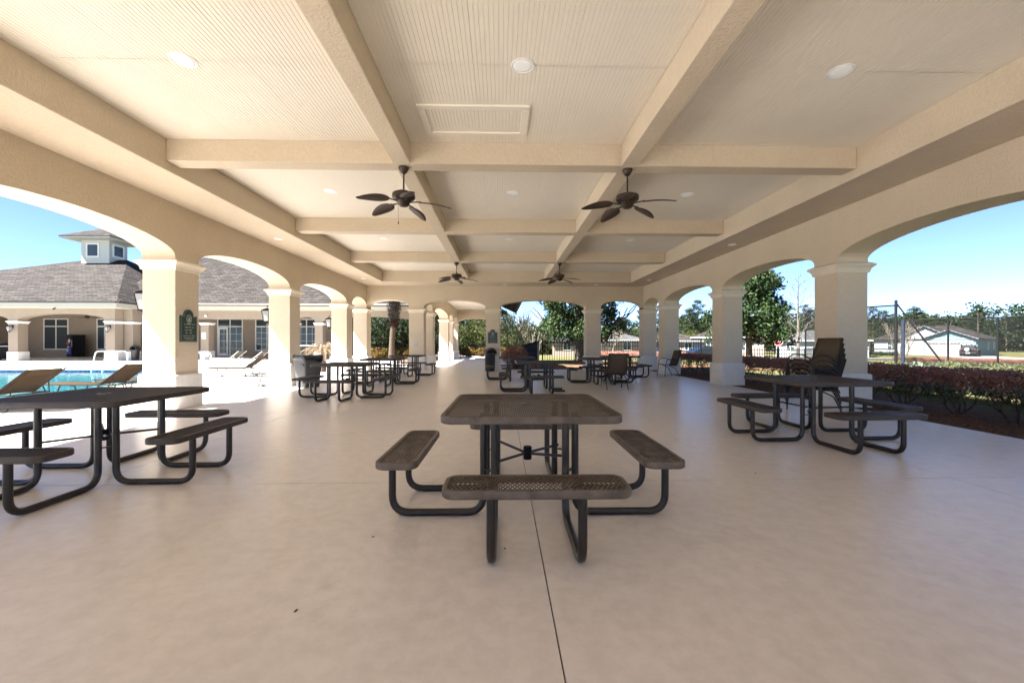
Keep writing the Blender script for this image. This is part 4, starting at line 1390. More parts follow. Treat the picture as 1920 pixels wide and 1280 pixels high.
def window(x0, x1, z0, z1, y=BW, split=None, cols_=2, name='window', muntin=False):
    f = MB(); w = .085
    fr = [(x0, x1, z1 - w, z1), (x0, x1, z0, z0 + w), (x0, x0 + w, z0 + w + .001, z1 - w - .001), (x1 - w, x1, z0 + w + .001, z1 - w - .001)]
    for a, c, e, g_ in fr: f.box(a, c, y - .06, y - .001, e, g_)
    W = (x1 - x0 - 2 * w - (cols_ - 1) * w) / cols_
    zs = [z0 + w, split - w / 2, split + w / 2, z1 - w] if split else [z0 + w, z1 - w]
    if split: f.box(x0 + w + .001, x1 - w - .001, y - .058, y - .002, split - w / 2, split + w / 2)
    for c in range(1, cols_):
        xx = x0 + w + c * W + (c - 1) * w
        f.box(xx, xx + w, y - .056, y - .003, z0 + w + .001, z1 - w - .001)
    o = f.build(name, 'trim', cl)
    for i in range(0, len(zs), 2):
        for c in range(cols_):
            xx = x0 + w + c * (W + w)
            MB().box(xx, xx + W, y - .03, y - .004, zs[i], zs[i + 1]).build('pane', 'glass', o)
            if muntin and i == 0:
                b = MB()
                b.box(xx + W / 2 - .012, xx + W / 2 + .012, y - .036, y - .031, zs[0], zs[1])
                nn_ = 4
                for k in range(1, nn_):
                    zz = zs[0] + (zs[1] - zs[0]) * k / nn_
                    b.box(xx, xx + W, y - .0365, y - .0305, zz - .012, zz + .012)
                b.build('muntin', 'trim', o)
    return o
window(-40.6, -38.45, .66, 3.42, split=2.72)
window(-36.0, -34.6, .66, 3.42, split=2.72)
window(-33.2, -32.2, 1.0, 3.3, split=2.6, cols_=1)
window(-30.6, -29.2, .66, 3.42, split=2.72)
window(-25.45, -23.2, .10, 3.42, split=2.72, muntin=True)
window(-22.1, -20.0, .55, 3.42, split=2.72, muntin=True)
window(-18.6, -16.5, .10, 3.42, split=2.72, muntin=True)
window(-42.6, -42.1, 1.7, 2.9, cols_=1)
# glazed door leaf inside the first unit
dr = MB()
for q in ((-25.36, -24.5, .1, .35), (-25.36, -24.5, 2.48, 2.64), (-25.36, -25.22, .351, 2.479), (-24.64, -24.5, .351, 2.479)):
    dr.box(q[0], q[1], BW - .075, BW - .032, q[2], q[3])
dr = dr.build('door', 'trim', cl)
MB().tube([(-24.58, BW - .10, 1.05), (-24.58, BW - .10, 1.25)], .015, 6).build('handle', 'black', dr)

# roofs, gutters, fascia
def hip(x0, x1, y0, y1, z, rx0, rx1, ry, rz, name='roof'):
    V = [(x0, y0, z), (x1, y0, z), (x1, y1, z), (x0, y1, z), (rx0, ry, rz), (rx1, ry, rz)]
    return cpart(MB().add(V, [(0, 1, 5, 4), (1, 2, 5), (2, 3, 4, 5), (3, 0, 4)]), name, 'roof')
hip(-50.5, -26.1, 28.9, 46.6, 4.06, -36.6, -33.0, 37.6, 8.55)
hip(-29.5, -11.6, 31.15, 45.9, 4.08, -29.0, -23.2, 38.5, 9.0)
hip(-12.6, -5.3, 31.18, 39.0, 4.085, -12.3, -8.6, 35.1, 5.0)
def eave(x0, x1, y, z):
    cpart(MB().box(x0, x1, y - .02, y + .02, z - .40, z - .09), 'fascia', 'fascia')
    cpart(MB().box(x0, x1, y - .13, y - .021, z - .10, z + .015), 'gutter', 'gutter')
    cpart(MB().box(x0, x1, y + .021, y + 1.6, z - .40, z - .36), 'eave_soffit', 'fascia')
eave(-50.5, -26.1, 28.9, 4.06)
eave(-26.04, -5.3, 31.16, 4.08)
cpart(MB().box(-26.12, -26.08, 28.925, 31.1, 3.66, 3.97), 'fascia', 'fascia')
cpart(MB().box(-26.06, -25.95, 28.925, 31.0, 3.965, 4.075), 'gutter', 'gutter')

# cupola
cu = cpart(MB().box(-36.15, -33.80, 36.75, 38.5, 7.6, 10.1), 'cupola', 'cupola')
MB().box(-37.05, -32.9, 35.85, 39.4, 10.1, 10.2).build('cupola_eave', 'cupola', cu)
MB().box(-37.1, -32.85, 35.8, 39.45, 10.201, 10.28).build('cupola_gutter', 'gutter', cu)
V = [(-37.1, 35.8, 10.281), (-32.85, 35.8, 10.281), (-32.85, 39.45, 10.281), (-37.1, 39.45, 10.281), (-34.97, 37.62, 11.35)]
MB().add(V, [(0, 1, 4), (1, 2, 4), (2, 3, 4), (3, 0, 4)]).build('cupola_roof', 'roof', cu)
f = MB()
for q in ((-35.72, -34.62, 8.62, 8.74), (-35.72, -34.62, 9.72, 9.84), (-35.72, -35.6, 8.741, 9.719), (-34.74, -34.62, 8.741, 9.719)):
    f.box(q[0], q[1], 36.70, 36.749, q[2], q[3])
f.build('cupola_window', 'trim', cu)
MB().box(-35.6, -34.74, 36.72, 36.748, 8.74, 9.72).build('cupola_pane', 'glass', cu)
f = MB()
for q in ((37.05, 38.15, 8.72, 8.84), (37.05, 38.15, 9.72, 9.84), (37.05, 37.17, 8.841, 9.719), (38.03, 38.15, 8.841, 9.719)):
    f.box(-33.799, -33.75, q[0], q[1], q[2], q[3])
f.build('cupola_window', 'trim', cu)
MB().box(-33.798, -33.77, 37.17, 38.03, 8.84, 9.72).build('cupola_pane', 'glass', cu)
c2 = cpart(MB().box(-33.4, -31.6, 41.5, 43.2, 7.4, 10.0), 'rear_cupola', 'cupola')
MB().box(-34.1, -30.9, 40.8, 43.9, 10.0, 10.15).build('cupola_gutter', 'gutter', c2)
V = [(-34.1, 40.8, 10.151), (-30.9, 40.8, 10.151), (-30.9, 43.9, 10.151), (-34.1, 43.9, 10.151), (-32.5, 42.3, 10.95)]
MB().add(V, [(0, 1, 4), (1, 2, 4), (2, 3, 4), (3, 0, 4)]).build('cupola_roof', 'roof', c2)
# paper notice and flood light on the porch column
MB().box(-22.66, -22.36, RF - .012, RF - .001, 1.55, 2.05).build('notice', 'light', cl)
MB().lathe([(.02, 0), (.09, .02), (.09, .12), (.04, .15)], 12, (-22.3, RF - .1, 3.22)).build('flood_light', 'light', cl)
LGC = 'black lanterns on the clubhouse columns'
dup(ln, (-34.03, CF, 2.30), R(90), 'black lantern on the clubhouse porch column farthest from the pavilion', LGC)
dup(ln, (-27.42, CF, 2.30), R(90), 'black lantern on the clubhouse porch column nearest the vending machine', LGC)
# security camera under the eave
sc = MB().tube([(-30.1, 28.86, 3.60), (-30.1, 28.72, 3.52)], .05, 8).build('security_camera', 'black')
tag(sc, 'small black security camera under the clubhouse eave', 'security camera')
# porch fan
pf = thing('ceiling_fan', 'dark fan hanging inside the clubhouse porch arch', 'ceiling fan', (-33.2, 34.2, 4.05))
MB().tube([(0, 0, 0), (0, 0, -.62)], .02, 6).build('downrod', 'fan', pf)
MB().lathe([(.05, -.60), (.17, -.65), (.15, -.80), (.04, -.84)], 14).build('motor', 'fan', pf)
for k in range(5):
    a = k * 2 * PI / 5 + .3
    d = Vector((math.cos(a), math.sin(a), 0))
    MB().bar(d * .15 + Vector((0, 0, -.72)), d * .85 + Vector((0, 0, -.75)), .20, .02).build('blade', 'blade', pf)

# vending machine
vm = thing('vending_machine', 'dark vending machine with a colourful lit-up picture front in the clubhouse porch', 'vending machine', (-37.05, 37.2, .012), R(-28))
MB().box(-.62, .62, -.40, .40, .06, 1.95).build('cabinet', 'black', vm, bevel=.02)
MB().box(-.58, .30, -.412, -.401, .95, 1.85).build('front_panel', 'navy', vm)
MB().box(-.58, .30, -.412, -.401, .25, .94).build('front_panel', 'vblue', vm)
for x, z, r_, m_ in ((-.30, 1.25, .24, 'vred'), (-.02, 1.42, .20, 'light'), (-.36, .62, .18, 'light'), (.08, 1.08, .15, 'croton'), (-.2, .9, .12, 'light')):
    pts = [(x + r_ * math.cos(2 * PI * k / 14), z + r_ * .8 * math.sin(2 * PI * k / 14)) for k in range(14)]
    MB().prism_t(pts, -.420 - r_ * .02, -.413, lambda a, b_, c_: (a, c_, b_)).build('picture_patch', m_, vm)
MB().box(.36, .56, -.413, -.401, .9, 1.5).build('coin_panel', 'steel', vm)
MB().box(-.5, .25, -.415, -.402, .10, .24).build('dispenser_slot', 'black', vm)
# dark bin on the porch
domed_bin('dark domed litter bin against the clubhouse porch pier', (-26.22, 30.5, .0), R(-90))
# covered grill at the far left
gr = thing('covered_grill', 'black covered grill with a chrome handle in the clubhouse porch, at the photo edge', 'grill', (-35.9, 31.3, 0), R(20))
MB().box(-.75, .75, -.32, .32, .12, .86).build('body', 'black', gr, bevel=.05)
MB().lathe([(.02, 1.28), (.25, 1.24), (.42, 1.08), (.46, .87)][::-1], 18).xform(lambda x, y, z: (x * 1.5, y * .75, z)).build('hood', 'black', gr, smooth=True)
MB().tube([(-.5, -.36, 1.02), (.5, -.36, 1.02)], .025, 8).build('handle', 'chrome', gr)
for x in (-.6, .6):
    for y in (-.25, .25):
        MB().lathe([(.03, 0), (.05, .02), (.05, .12), (.03, .13)], 10, (x, y, 0)).build('wheel', 'tyre', gr)

# ================================================================== PLANTS
def branchy(b, rng, p, d, L, r, depth, spread=.6, n=(2, 3), shrink=.68, seg=5, curve=.12, up=.15, minr=.004):
    """recursive tapering limbs"""
    q = p + d * L
    m = (p + q) / 2 + Vector((rng.uniform(-1, 1), rng.uniform(-1, 1), rng.uniform(-.3, .6))) * L * curve
    b.tube([p, m, q], [r, r * .86, r * .7], seg, cap=False)
    tips = [q]
    if depth <= 0: return tips
    for _ in range(rng.randint(*n)):
        a = Vector((rng.uniform(-1, 1), rng.uniform(-1, 1), rng.uniform(-.6, 1))) * spread
        nd = (d + a + Vector((0, 0, up))).normalized()
        st = m.lerp(q, rng.uniform(.3, 1.0))
        tips += branchy(b, rng, st, nd, L * shrink * rng.uniform(.8, 1.15), max(minr, r * .62), depth - 1, spread, n, shrink, max(3, seg - 1), curve, up, minr)
    return tips

def clump_leaves(nrng, centres, per, rad, ln, wd, droop=0.0, flat=1.0):
    n = len(centres) * per
    C = np.repeat(np.array(centres), per, 0)
    o = rand_dirs(nrng, n) * (nrng.uniform(0, 1, n) ** .45)[:, None] * rad
    o[:, 2] *= flat
    P = C + o
    return scatter_leaves(nrng, P, np.full(n, ln), np.full(n, wd), droop)

# ---- burgundy hedge shrubs: a clipped cap of leaves on bare forked stems
def make_hedge(seed, label, loc, grp):
    rng = random.Random(seed); nr = np.random.default_rng(seed)
    t = thing('hedge_shrub', label, 'shrub', loc, rng.uniform(0, 6), grp)
    b = MB(); tips = []
    for k in range(5):
        a = k * 2 * PI / 5 + rng.uniform(-.4, .4)
        d = Vector((math.cos(a) * .7, math.sin(a) * .7, 1)).normalized()
        tips += branchy(b, rng, Vector((math.cos(a) * .04, math.sin(a) * .04, -.05)), d, .30, .017, 3, .6, (2, 3), .66, 5, .18, .12, .0035)
    b.build('stem', 'stem', t)
    n = 3300
    P = np.stack([nr.uniform(-.60, .60, n), nr.uniform(-.66, .66, n), .80 - nr.beta(1.1, 2.8, n) * .38], 1)
    e = (P[:, 0] / .60) ** 2 + (P[:, 1] / .66) ** 2
    P[:, 2] += .025 * np.sin(P[:, 0] * 9 + seed) + .02 * np.sin(P[:, 1] * 11)
    P[:, 2] -= .05 * np.clip(e - .6, 0, None)
    P = P[e < 1.25 + nr.normal(0, .08, n)]
    link('foliage', leaf_mesh('hedge_leaves', [scatter_leaves(nr, P, np.full(len(P), .050), np.full(len(P), .028))]), 'loro', t)
    tp = np.array([list(p) for p in tips if .18 < p.z < .62])
    V = clump_leaves(nr, tp, 2, .07, .042, .022)
    link('foliage', leaf_mesh('hedge_under', [V]), 'loro2', t)
    return t
HG = 'burgundy hedge shrubs along the pavilion edge'
protos = [make_hedge(11 + k, 'x', (0, 0, 0), HG) for k in range(3)]
hy = [4.4, 5.45, 6.42, 7.32, 8.28, 9.3, 10.3, 11.3, 12.3, 13.3, 14.3, 15.3, 16.35, 17.4, 18.4]
ORD = ['first', 'second', 'third', 'fourth', 'fifth', 'sixth', 'seventh', 'eighth', 'ninth', 'tenth', 'eleventh', 'twelfth', 'thirteenth', 'fourteenth', 'fifteenth', 'sixteenth']
hlab = {2: 'burgundy hedge shrub nearest the right photo edge with bare forked stems',
        3: 'burgundy hedge shrub with bare stems, second from the right photo edge',
        4: 'burgundy hedge shrub with bare stems just past the column with the chair stack'}
rr = random.Random(3)
for i, y in enumerate(hy):
    lab = hlab.get(i, 'burgundy shrub in the clipped pavilion hedge, %s from the right photo edge' % ORD[max(0, i - 2)])
    x = 8.25 + rr.uniform(-.08, .08)
    if i < 3:
        o = protos[i]; o.location = (x, y, -.03)
        o['label'] = (lab, 'burgundy hedge shrub just outside the right photo edge', lab)[i] if i else 'burgundy hedge shrub at the near end of the row, outside the photo'
    else:
        dup(protos[i % 3], (x, y, -.03), rr.uniform(0, 6.28), lab, HG)
HG2 = 'burgundy shrubs along the back fence'
for i, x in enumerate((5.2, 6.3, 7.4, 8.5, 9.6)):
    dup(protos[i % 3], (x, 22.6 + rr.uniform(-.3, .3), -.03), rr.uniform(0, 6.28), 'burgundy shrub at the picket fence foot, %s from the navy box' % ORD[i], HG2)
HG3 = 'reddish shrubs beyond the chain link fence'
for i in range(16):
    f_ = i / 15
    x, y = 33.5 + 7.5 * f_, 33.5 - 6.5 * f_
    dup(protos[i % 3], (x, y, gz(x, y) - .2), rr.uniform(0, 6.28), 'reddish low shrub just beyond the chain link fence, %s from the tall end post' % ORD[i], HG3, s=(1.3, 1.3, .9))

# ---- pale variegated shrubs between hedge and fence
def make_leafy(seed, label, loc, grp, m, h=.62, r=.62, n=1500, ln=.13, wd=.026, name='shrub', stems=True, droop=-.5):
    rng = random.Random(seed); nr = np.random.default_rng(seed)
    t = thing(name, label, 'shrub', loc, 0, grp)
    if stems:
        b = MB()
        for k in range(6):
            a = rng.uniform(0, 6.28)
            branchy(b, rng, Vector((0, 0, -.05)), Vector((math.cos(a) * .6, math.sin(a) * .6, 1)).normalized(), h * .4, .012, 2, .6, (2, 2), .7, 4, .15, .1)
        b.build('stem', 'stem', t)
    cs = []
    for _ in range(46):
        d = rand_dirs(nr, 1)[0]; k = nr.uniform(.35, 1) ** .5
        cs.append((d[0] * r * k * .85, d[1] * r * k * .85, h * .52 + d[2] * h * .40 * k))
    V = clump_leaves(nr, cs, n // 46, r * .30, ln, wd, droop)
    link('foliage', leaf_mesh(name + '_leaves', [V]), m, t)
    return t
VG = 'pale variegated shrubs between the hedge and the fence'
v0 = make_leafy(31, 'yellow green variegated shrub behind the hedge, nearest the column', (12.2, 12.6, gz(12.2, 12.6)), VG, 'varieg')
v1 = make_leafy(32, 'silvery green shrub behind the hedge, nearest the right photo edge', (10.6, 7.2, gz(10.6, 7.2)), VG, 'silver', ln=.09, wd=.035)
k = 0
for (x0, y0, x1, y1, n_, pr_, rown) in ((11.4, 13.3, 12.6, 6.4, 9, v0, 'front'), (13.2, 14.5, 15.0, 8.5, 8, v0, 'second'), (11.0, 12.0, 11.2, 4.6, 10, v1, 'nearest'), (16.5, 14.5, 19.0, 11.0, 6, v0, 'rear')):
    for i in range(n_):
        f_ = i / (n_ - 1)
        x = x0 + (x1 - x0) * f_ + rr.uniform(-.25, .25); y = y0 + (y1 - y0) * f_ + rr.uniform(-.3, .3)
        p_ = v1 if rr.random() < (.3 if pr_ is v0 else .9) else v0
        dup(p_, (x, y, gz(x, y)), rr.uniform(0, 6.28),
            ('silvery green shrub' if p_ is v1 else 'yellow green variegated shrub') + ' behind the burgundy hedge, %s from the left in the %s row' % (ORD[i], rown), VG, s=rr.uniform(.85, 1.12))

# ---- croton-like bedding behind the end wall and at the end of the walkway
CG = 'orange and green bedding shrubs behind the pavilion'
c0 = make_leafy(41, 'orange and green bedding shrub beside the gravel at the walkway end', (-3.0, 38.6, -.02), CG, 'croton', h=.9, r=.7, n=1100, ln=.20, wd=.075)
for i, (x, y) in enumerate(((-1.9, 39.2), (-1.0, 38.7), (-.1, 39.0), (.9, 38.4), (1.9, 37.6))):
    dup(c0, (x, y, -.02), rr.uniform(0, 6.28), 'orange and green bedding shrub at the walkway end, %s from the left' % ORD[i + 1], CG, s=rr.uniform(.85, 1.1))
for i, (x, y) in enumerate(((-10.2, 31.6), (-9.2, 31.2), (-8.2, 31.9), (-7.4, 32.6), (-6.6, 31.2), (-5.8, 31.8))):
    dup(c0, (x, y, -.02), rr.uniform(0, 6.28), 'orange and green bedding shrub around the palm trunk, %s from the left' % ORD[i], CG, s=rr.uniform(.85, 1.1))
g0 = make_leafy(44, 'round green shrub on the lawn to the right of the driveway', (75.5, 49.0, gz(75.5, 49)), 'garden shrubs at the houses', 'greenleaf', h=2.1, r=3.2, n=2200, ln=.34, wd=.2)
for x, y, s_, w in ((78.5, 46, 1.0, 'right of the driveway, at the photo edge'), (57.6, 64.6, .35, 'under the window of the pale blue house'), (59.0, 63.6, .3, 'beside the porch of the pale blue house'), (60.2, 62.8, .3, 'by the orange door of the pale blue house')):
    dup(g0, (x, y, gz(x, y)), rr.uniform(0, 6.28), 'round green shrub ' + w, 'garden shrubs at the houses', s=s_)
# reddish clipped shrub beside the dark bin
rs = make_leafy(47, 'rounded red brown clipped shrub beside the navy metal box', (.72, 22.6, -.03), None, 'loro', h=1.15, r=.85, n=2600, ln=.09, wd=.05)

# ---- broadleaf evergreens
def make_magnolia(seed, label, loc, H, Rr, zlow, cone=False, n_cl=240, per=46, lean=0.0):
    rng = random.Random(seed); nr = np.random.default_rng(seed)
    t = thing('magnolia_tree', label, 'tree', loc, 0, 'glossy evergreen trees beyond the fence')
    b = MB()
    tr = .30 if not cone else .17
    b.tube([(0, 0, -.3), (.03, 0, .3), (.02 + lean * .5, .03, zlow), (lean, .05, H * .5), (lean, .02, H * .82)],
           [tr * 1.35, tr, tr * .86, tr * .5, tr * .15], 10)
    for k in range(12):
        z = zlow * .8 + (H * .72 - zlow * .8) * (k / 11) ** 1.1
        a = k * 2.4 + rng.uniform(-.3, .3)
        d = Vector((math.cos(a), math.sin(a), .55)).normalized()
        branchy(b, rng, Vector((lean * z / H, 0, z)), d, Rr * (.62 if not cone else .5 * (1.15 - z / H)), tr * .36, 2, .5, (2, 3), .6, 6, .12, .15, .012)
    b.build('trunk', 'bark', t, smooth='angle')
    cs = []
    while len(cs) < n_cl:
        u = rng.random()
        z = zlow + (H - zlow) * u
        if cone: rad = Rr * (1.0 - u) ** .75 * (.75 + .25 * math.sin(u * 19 + seed)) + .15
        else: rad = Rr * math.sqrt(max(0.02, 1 - (2 * u ** .8 - .9) ** 2)) * (.85 + .2 * math.sin(u * 13 + seed))
        a = rng.uniform(0, 2 * PI)
        q = rad * (.35 + .65 * math.sqrt(rng.random())) * (1 + .16 * math.sin(3 * a + 5 * u))
        cs.append((q * math.cos(a) + lean * u, q * math.sin(a), z + rng.uniform(-.2, .2)))
    V = clump_leaves(nr, cs, per, .40, .19, .085, .25)
    link('crown', leaf_mesh('magnolia_crown', [V]), 'magnolia', t)
    return t
make_magnolia(51, 'spreading glossy magnolia tree with a dark trunk behind the end wall arches', (5.02, 26.9, gz(5, 26.9)), 7.6, 3.5, 1.55, n_cl=520, per=60)
make_magnolia(52, 'cone shaped glossy magnolia tree between the second and third hedge side columns', (13.1, 21.7, gz(13.1, 21.7)), 5.9, 2.45, 1.55, cone=True, n_cl=330, per=60)

# ---- palm with a trimmed, pineapple-like head
pm = thing('palm_tree', 'palm tree with a trimmed pineapple shaped head behind the end wall', 'palm tree', (-7.92, 30.2, -.02))
nr = np.random.default_rng(61); rng = random.Random(61)
b = MB()
b.tube([(0, 0, -.2), (.02, 0, .4), (.05, 0, 1.5), (.16, 0, 2.9), (.2, 0, 3.4)], [.29, .225, .19, .19, .26], 14)
b.build('trunk', 'palmbark', pm, smooth='angle')
def boots(z0, z1, r0, n, m, out):
    Vv = []
    for k in range(n):
        u = k / n
        a = k * 2.39996
        z = z0 + (z1 - z0) * u
        rad = r0 * (0.62 + .55 * math.sin(PI * min(1, u * .85 + .12)))
        c = Vector((.18 + rad * math.cos(a), rad * math.sin(a), z))
        o_ = out * rng.uniform(.6, 1.7)
        d = Vector((math.cos(a) * o_, math.sin(a) * o_, rng.uniform(.5, 1.0))).normalized()
        c += d * rng.uniform(-.03, .12)
        s = Vector((-math.sin(a), math.cos(a), 0))
        L, W = .30, .10
        p = [c - d * L / 2, c + s * W / 2, c + d * L / 2, c - s * W / 2]
        Vv += [list(q) for q in p]
        up = s.cross(d) * -.05
        Vv += [list(q + up) for q in p]
    link('frond_stub', leaf_mesh('palm_boots', [np.array(Vv)]), m, pm)
boots(2.35, 3.1, .24, 90, 'bootr', .8)
boots(2.95, 4.6, .36, 300, 'boot', 1.1)
b = MB().lathe([(.17, 2.7), (.20, 3.2), (.23, 3.8), (.20, 4.3), (.1, 4.5)], 14, (.18, 0, 0))
b.build('head', 'bark', pm, smooth=True)
parts_ = []
for k in range(26):
    a = k * 2.39996; el = 1.25 - .75 * (k / 26)
    n_ = 34
    u = np.linspace(0.05, 1, n_)
    L = 2.3
    cx = .18 + np.cos(a) * L * u * np.cos(el) ; cy = np.sin(a) * L * u * np.cos(el)
    cz = 4.55 + L * u * np.sin(el) - .9 * u ** 2.2
    P = np.stack([cx, cy, cz], 1)
    dirv = np.array([math.cos(a), math.sin(a), .2]); side = np.array([-math.sin(a), math.cos(a), 0.0])
    for sg in (-1, 1):
        D = dirv[None] * .7 + side[None] * sg * .9 + np.array([0, 0, -.35])[None]
        D = D / np.linalg.norm(D, axis=1)[:, None]; D = np.repeat(D, n_, 0)
        U = np.repeat(np.array([[0, 0, 1.0]]), n_, 0)
        ll = .62 * (1 - .55 * u)
        parts_.append(leaf_arrays(P + D * ll[:, None] / 2, D, U, ll, np.full(n_, .04)))
link('frond', leaf_mesh('palm_fronds', parts_), 'greenleaf', pm)

# ---- dry drooping fronds beside the third column
dp = thing('dry_palm', 'dry tan palm with drooping fronds in the deck beside the third column', 'palm', (-7.75, 18.3, 0))
b = MB().tube([(0, 0, -.1), (.03, .02, .5), (.0, 0, 1.0)], [.13, .11, .10], 9); b.build('trunk', 'palmbark', dp, smooth='angle')
parts_ = []; b = MB()
for k in range(22):
    a = k * 2.39996; L = 1.15 + .25 * rng.random(); el = 1.25 - 1.1 * k / 22
    n_ = 26; u = np.linspace(.05, 1, n_)
    cx = np.cos(a) * L * u * math.cos(el); cy = np.sin(a) * L * u * math.cos(el)
    cz = .95 + L * u * math.sin(el) - 1.15 * u ** 2.0
    P = np.stack([cx, cy, np.maximum(cz, .03)], 1)
    b.tube([tuple(P[i]) for i in range(0, n_, 5)], .008, 4)
    side = np.array([-math.sin(a), math.cos(a), 0.0]); dv = np.array([math.cos(a), math.sin(a), -.5])
    for sg in (-1, 1):
        D = (dv * .8 + side * sg * .7 + np.array([0, 0, -.6]))[None]; D = D / np.linalg.norm(D); D = np.repeat(D, n_, 0)
        U = np.repeat(np.array([[.3, .2, 1.0]]), n_, 0)
        ll = .34 * (1 - .4 * u)
        parts_.append(leaf_arrays(P + D * ll[:, None] / 2, D, U, ll, np.full(n_, .022)))
b.build('rib', 'dry', dp)
link('frond', leaf_mesh('dry_fronds', parts_), 'dry', dp)

# ---- bare trees
def make_bare(seed, name, label, loc, kind, grp=None, s=1.0):
    rng = random.Random(seed)
    t = thing(name, label, 'tree', loc, rng.uniform(0, 6), grp)
    b = MB()
    if kind == 'spire':
        H = 7.4
        b.tube([(0, 0, -.3), (0, 0, 2), (.03, 0, 5), (0, 0, H)], [.13, .11, .06, .012], 8)
        for k in range(44):
            z = 1.9 + (H - 2.2) * k / 44
            a = k * 2.4
            L = 2.0 * (1 - (z - 1.5) / (H - .8)) + .25
            d = Vector((math.cos(a), math.sin(a), .62)).normalized()
            branchy(b, rng, Vector((0, 0, z)), d, L * .62, .017, 2, .3, (2, 3), .55, 4, .06, .1, .006)
        b.build('trunk', 'barkg', t)
    else:
        for k in range(6):
            a = k * 1.05 + rng.uniform(-.2, .2)
            d = Vector((math.cos(a) * .38, math.sin(a) * .38, 1)).normalized()
            branchy(b, rng, Vector((math.cos(a) * .1, math.sin(a) * .1, -.1)), d, 1.35 * s, .045 * s, 4, .42, (2, 3), .72, 5, .1, .18, .010)
        b.build('trunk', 'twig', t)
    return t
make_bare(71, 'bare_tree', 'tall bare cypress tree left of the column with the chair stack', (25.0, 34.4, gz(25, 34.4)), 'spire')
make_bare(72, 'bare_tree', 'pale bare many stemmed tree behind the navy metal box', (1.1, 32.0, gz(1, 32)), 'vase', 'pale bare trees', 1.15)
make_bare(73, 'bare_tree', 'pale bare many stemmed tree under the right side of the spreading magnolia', (9.3, 36.0, gz(9, 36)), 'vase', 'pale bare trees', .8)
make_bare(74, 'bare_tree', 'pale bare many stemmed tree just right of the walkway columns', (3.1, 38.0, gz(3, 38)), 'vase', 'pale bare trees', 1.1)
make_bare(75, 'bare_tree', 'pale bare many stemmed tree in front of the pale blue house, behind the fence', (42.0, 42.5, gz(42, 42)), 'vase', 'pale bare trees', 1.25)

# ---- far trees: pines and broadleaf, each its own
def make_pine(seed, H=11.0):
    rng = random.Random(seed); nr = np.random.default_rng(seed)
    t = thing('pine_tree', 'x', 'tree', (0, 0, 0), 0, 'pines of the distant tree line')
    b = MB().tube([(0, 0, -1), (.05, 0, H * .5), (0, 0, H * .97)], [.22, .15, .03], 7)
    cs = []
    for k in range(30):
        u = k / 29
        z = H * (.30 + .68 * u) + rng.uniform(-.3, .3)
        a = k * 2.4 + rng.uniform(-.4, .4)
        L = (2.5 * (1 - u) ** .6 + .5) * rng.uniform(.75, 1.15)
        tip = Vector((math.cos(a) * L, math.sin(a) * L, z + L * .25))
        b.tube([(0, 0, z), tuple(tip * 1.0)], [.05, .015], 4, cap=False)
        for f_ in (.55, .8, 1.0):
            cs.append((tip.x * f_, tip.y * f_, z + L * .25 * f_ + .15))
    b.build('trunk', 'bark', t)
    V = clump_leaves(nr, cs, 22, .62, .55, .10, -.2, .7)
    link('crown', leaf_mesh('pine_crown', [V]), 'pine', t)
    return t
def make_broad(seed, m, H=8.0, Rr=3.4, name='broadleaf_tree'):
    rng = random.Random(seed); nr = np.random.default_rng(seed)
    t = thing(name, 'x', 'tree', (0, 0, 0), 0, 'leafy trees of the distant tree line')
    b = MB().tube([(0, 0, -1), (.05, 0, H * .4), (0, 0, H * .8)], [.24, .17, .04], 7)
    cs = []
    for k in range(90):
        u = rng.random()
        z = H * (.18 + .80 * u)
        rad = Rr * math.sqrt(max(.03, 1 - (2 * u ** .85 - .95) ** 2)) * rng.uniform(.5, 1.08)
        a = rng.uniform(0, 6.28)
        cs.append((rad * math.cos(a), rad * math.sin(a), z))
        if k % 4 == 0: b.tube([(0, 0, z * .6), cs[-1]], [.06, .015], 4, cap=False)
    b.build('trunk', 'bark', t)
    V = clump_leaves(nr, cs, 26, .75, .30, .17)
    link('crown', leaf_mesh('broad_crown', [V]), m, t)
    return t
pines = [make_pine(81), make_pine(82, 12.5), make_pine(83, 9.5)]
broads = [make_broad(85, 'oak'), make_broad(86, 'greenleaf', 9.0, 3.6), make_broad(87, 'oak', 6.5, 3.0)]
used_p = [False] * 3; used_b = [False] * 3
def plant(kind, i, x, y, s, lab):
    lst, used = (pines, used_p) if kind == 'p' else (broads, used_b)
    z = gz(x, y) - .1
    if not used[i]:
        o = lst[i]; used[i] = True
        o.location = (x, y, z); o.rotation_euler = (0, 0, rr.uniform(0, 6.28)); o.scale = (s, s, s); o['label'] = lab
        return o
    return dup(lst[i], (x, y, z), rr.uniform(0, 6.28), lab, s=s)
def at(px, D):
    l = (px - 960) * D / 780
    return (l * .99967 + D * .0256, -l * .0256 + D * .99967)
seen_ = {}
def far_tree(px, D0, D1, s0, s1, pine_share, zones, bi=None):
    x, y = at(px, rr.uniform(D0, D1))
    kind = 'p' if rr.random() < pine_share else 'b'
    where = [w for lim, w in zones if px <= lim][0]
    i = rr.randrange(3) if (kind == 'p' or bi is None) else bi
    word = {'p': ['broad crowned pine', 'tall slender pine', 'short bushy pine'][i],
            'b': ['fresh green leafy tree', 'mid green leafy tree', 'yellow green tree'][i]}[kind]
    key = (word, where); seen_[key] = seen_.get(key, 0) + 1
    o = plant(kind, i, x, y, rr.uniform(s0, s1), '%s, %s from the left, in far woods %s' % (word, ORD[seen_[key] - 1], where))
    o['group'] = ('distant pines ' if kind == 'p' else 'distant leafy trees ') + where
Z1 = [(1642, 'behind the chair stack column'), (1690, 'by the tall fence post'), (1735, 'left of the blue house'),
      (1785, 'above the garage gable'), (1830, 'above the black off roader'), (1880, 'above the blue side wall'), (2100, 'at the right photo edge')]
